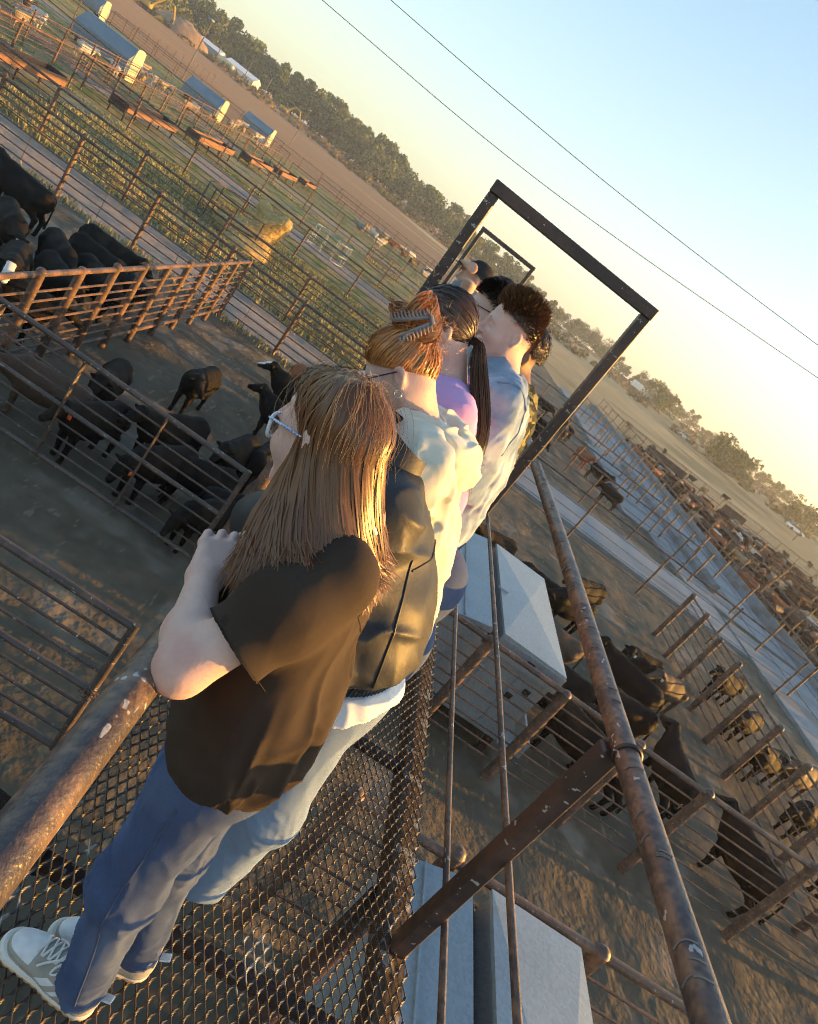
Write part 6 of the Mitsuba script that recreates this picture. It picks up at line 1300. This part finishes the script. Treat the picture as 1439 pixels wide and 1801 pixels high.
def pole(label, az, D, H, r=.14, lamp=False, arm=True):
    k = new('utility_pole'); x, y, z = at(az, D); add(k + '__pole', tube(A([x, y, z - .5], [x, y, z + H]), np.array([r, r * .7]), 8), 'wood_pole', 50)
    if arm: add(k + '__crossarm', box((x, y, z + H - .4), (1.8, .12, .12), bevel=.01), 'wood_pole', False)
    if lamp: add(k + '__lamp', box((x, y - .3, z + H), (.5, .8, .18), bevel=.04), 'galvanized', False)
    lab(k, label, 'pole')
pole('tall thin lamp pole beside the second blue feeder', -22.7, 97, 6.9, .09, True, False); pole('tall thin lamp pole at the edge of the brown field', -14.95, 142, 6.5, .09, True, False)
for az_, D_, H_, t in ((-21.55, 285, 6, 'short utility pole left of the white roofed shed'), (-19.55, 280, 7.4, 'utility pole just right of the white roofed shed'), (-18.0, 280, 6.6, 'utility pole in front of the yellow digger arm'), (-8.72, 300, 7.0, 'left one of three pale poles before the trees'), (-7.85, 300, 9.8, 'middle and tallest of three pale poles before the trees'), (-7.57, 310, 9.0, 'right one of three pale poles before the trees'), (31.4, 150, 8.5, 'utility pole at the right edge beyond the herd'), (10.6, 300, 7.5, 'thin pole in the trees to the right of the overhead frame')): pole(t, az_, D_, H_, .16)
def wire_pole(label, x, y, H):
    k = new('utility_pole'); z = float(terrain(x, y)); add(k + '__pole', tube(A([x, y, z - .5], [x, y, z + H]), np.array([.16, .11]), 10), 'wood_pole', 50); add(k + '__crossarm', box((x, y, z + 8.8), (.12, .12, .1)), 'wood_pole', False); lab(k, label, 'pole'); return z
for i, zz in enumerate(((8.45, 8.06, 7.98, 8.26, 8.95, 10.2), (9.95, 9.52, 9.42, 9.50, 9.9, 10.9))):
    xs = np.array([-24., -8.6, -1.4, 5.0, 14.0, 30.0]); q = spline(np.stack([xs, 0 * xs + 30 + .0 * i, np.array(zz)], 1)[None], 60)[0]
    k = new('power_line'); add(k, tube(q, .013, 5), 'frame_black', 60); lab(k, ('lower of the two power lines crossing the sky', 'upper of the two power lines crossing the sky')[i], 'power line')
wire_pole('power line pole beyond the left edge of the picture', -24, 30, 10.2); wire_pole('power line pole beyond the right edge of the picture', 30, 30, 11.2)
# far yard: shed roofs, tank, mound, machines, trucks
def shed(label, az, D, L, W, H, roof, wall):
    k = new('shed'); x, y, z = at(az, D); add(k + '__wall', box((x, y, z + H / 2), (L, W, H)), wall, False); m = sheet([(-W / 2 - .4, 0), (W / 2 + .4, 0), (0, W * .2)], 0, L + .6); v = m.vertices.copy(); m.vertices = np.stack([x - L / 2 - .3 + v[:, 2], y + v[:, 0], z + H + .02 + v[:, 1]], 1); add(k + '__roof', m, roof, False)
    add(k + '__door', box((x + L * .2, y - W / 2 - .03, z + H * .42), (L * .16, .06, H * .8)), 'blue_steel', False); lab(k, label, 'shed')
shed('long low shed with a pale blue white roof behind the brown field', -19.7, 290, 11, 7, 2.0, 'white_paint', 'white_paint'); shed('second low white roofed shed left of the first, by the earth mound', -22.0, 292, 8, 6, 2.0, 'white_paint', 'blue_steel')
k = new('storage_tank'); x, y, z = at(-20.9, 282); add(k + '__tank', tube(A([x - 3, y, z + 1.2], [x - 2.6, y, z + 1.2], [x + 2.6, y, z + 1.2], [x + 3, y, z + 1.2]), np.array([.7, 1.1, 1.1, .7]), 14), 'cream_paint', 50)
for dx in (-1.8, 1.8): add(k + '__saddle', box((x + dx, y, z + .2), (.4, 1.8, .9)), 'concrete', False)
lab(k, 'pale horizontal storage tank between the two white roofed sheds', 'tank')
mx, my, mz = at(-23.9, 250); mv = trimesh.creation.icosphere(4, 1.0); vv = mv.vertices; hh = np.maximum(vv[:, 2], -.1) * (1 + .5 * (meshkit.fbm(vv * 3, 3) - .5)); mv.vertices = np.stack([mx + vv[:, 0] * 8.5, my + vv[:, 1] * 6, mz + hh * 4.2], 1); M('mound_earth', pr(proc(lambda p, n, uv: mix((.20, .13, .085), (.34, .24, .17), fbm(p.x * .8, p.y * .8, p.z * .8, 4))), .95)); add('earth_mound', mv, 'mound_earth', True); lab('earth_mound', 'brown earth mound at the edge of the trees at upper left', kind='structure')
def digger(label, az, D, s=1.0, arm=True):
    k = new('digger'); x, y, z = at(az, D); Y = 'yellow_paint'
    for dy in (-1, 1): add(k + '__track', box((x, y + dy * 1.0, z + .45 * s), (3.4 * s, .5, .8 * s), bevel=.25), 'black_rubber', False)
    add(k + '__house', box((x - .2, y, z + 1.5 * s), (2.9 * s, 2.2, 1.3 * s), bevel=.15), Y, False); add(k + '__cab', box((x + .8 * s, y - .5, z + 2.4 * s), (1.2 * s, 1.1, 1.5 * s), bevel=.1), 'glass_dark', False)
    if arm:
        add(k + '__boom', tube(A([x + 1.2 * s, y, z + 1.8 * s], [x + 3.4 * s, y, z + 4.4 * s], [x + 5.6 * s, y, z + 4.2 * s]), .28, 6), Y, 50); add(k + '__stick', tube(A([x + 5.5 * s, y, z + 4.3 * s], [x + 6.6 * s, y, z + 2.0 * s]), .22, 6), Y, 50); add(k + '__bucket', box((x + 6.4 * s, y, z + 1.5 * s), (.9, 1.0, .9), .3, .15), 'frame_steel', False)
    lab(k, label, 'digger')
digger('yellow earth moving machine at the top left corner of the field', -26.4, 240, 1.25); digger('small yellow digger with a bent arm in front of the left trees', -16.4, 285, .9)
def truck(label, az, D, col, L=9, van=True):
    k = new('truck'); x, y, z = at(az, D)
    for dx in (-.36, -.22, .36):
        for dy in (-1, 1): m = trimesh.creation.cylinder(.5, .35, sections=14); m.apply_transform(trimesh.transformations.rotation_matrix(np.pi / 2, [1, 0, 0])); m.apply_translation((x + dx * L, y + dy * 1.05, z + .5)); add(k + '__wheel', m, 'black_rubber', 40)
    add(k + '__box', box((x - L * .12, y, z + 2.2), (L * .70, 2.4, 2.4), bevel=.06), col, False); add(k + '__cab', box((x + L * .36, y, z + 1.7), (L * .22, 2.3, 2.2), bevel=.2), col, False); add(k + '__windscreen', box((x + L * .475, y, z + 2.15), (.06, 1.9, .8)), 'glass_dark', False); add(k + '__side_window', box((x + L * .38, y - 1.16, z + 2.15), (L * .1, .04, .7)), 'glass_dark', False)
    lab(k, label, 'truck')
def car(label, az, D, col):
    k = new('car'); x, y, z = at(az, D); f = lambda pts, w: (lambda m: trimesh.Trimesh(np.stack([x + m.vertices[:, 0], y - w / 2 + m.vertices[:, 2], z + m.vertices[:, 1]], 1), m.faces[:, ::-1], process=False))(sheet(pts, 0, w))
    add(k + '__body', f([(-2.3, .35), (2.3, .35), (2.35, .75), (2.1, .95), (1.2, 1.0), (.6, 1.0), (-1.5, 1.0), (-2.2, 1.0), (-2.35, .8)], 1.8), col, False); add(k + '__cabin', f([(1.15, 1.0), (.5, 1.55), (-1.5, 1.6), (-2.1, 1.0)], 1.6), 'glass_dark', False); add(k + '__roof', box((x - .5, y, z + 1.6), (2.0, 1.5, .06), bevel=.02), col, False)
    for dx in (-1.4, 1.4):
        for dy in (-1, 1): m = trimesh.creation.cylinder(.34, .22, sections=14); m.apply_transform(trimesh.transformations.rotation_matrix(np.pi / 2, [1, 0, 0])); m.apply_translation((x + dx, y + dy * .85, z + .34)); add(k + '__wheel', m, 'black_rubber', 40)
    lab(k, label, 'car')
truck('white box truck parked before the trees right of the overhead frame', 17.5, 265, 'white_paint', 8); truck('smaller pale truck left of the white box truck', 16.0, 285, 'white_paint', 5.5); car('white car on the track beyond the right herd', 21.0, 215, 'white_paint'); car('pale grey car near the right edge beyond the herd', 31.0, 190, 'white_paint')
# ------------------------------------------------------------------ the dusty air
scene['dust_air'] = {'type': 'homogeneous', 'albedo': {'type': 'rgb', 'value': [.955, .955, .93]}, 'sigma_t': {'type': 'rgb', 'value': [.0007, .0007, .0007]}, 'phase': {'type': 'hg', 'g': .55}}
scene['haze'] = {'type': 'cube', 'to_world': T().translate([0, 0, 14.5]).scale([4600, 4600, 17.5]), 'bsdf': {'type': 'null'}, 'interior': {'type': 'ref', 'id': 'dust_air'}}
scene['camera']['medium'] = {'type': 'ref', 'id': 'dust_air'}
lab('haze', 'thin golden dusty haze over the feedlot', 'haze', None, 'stuff')
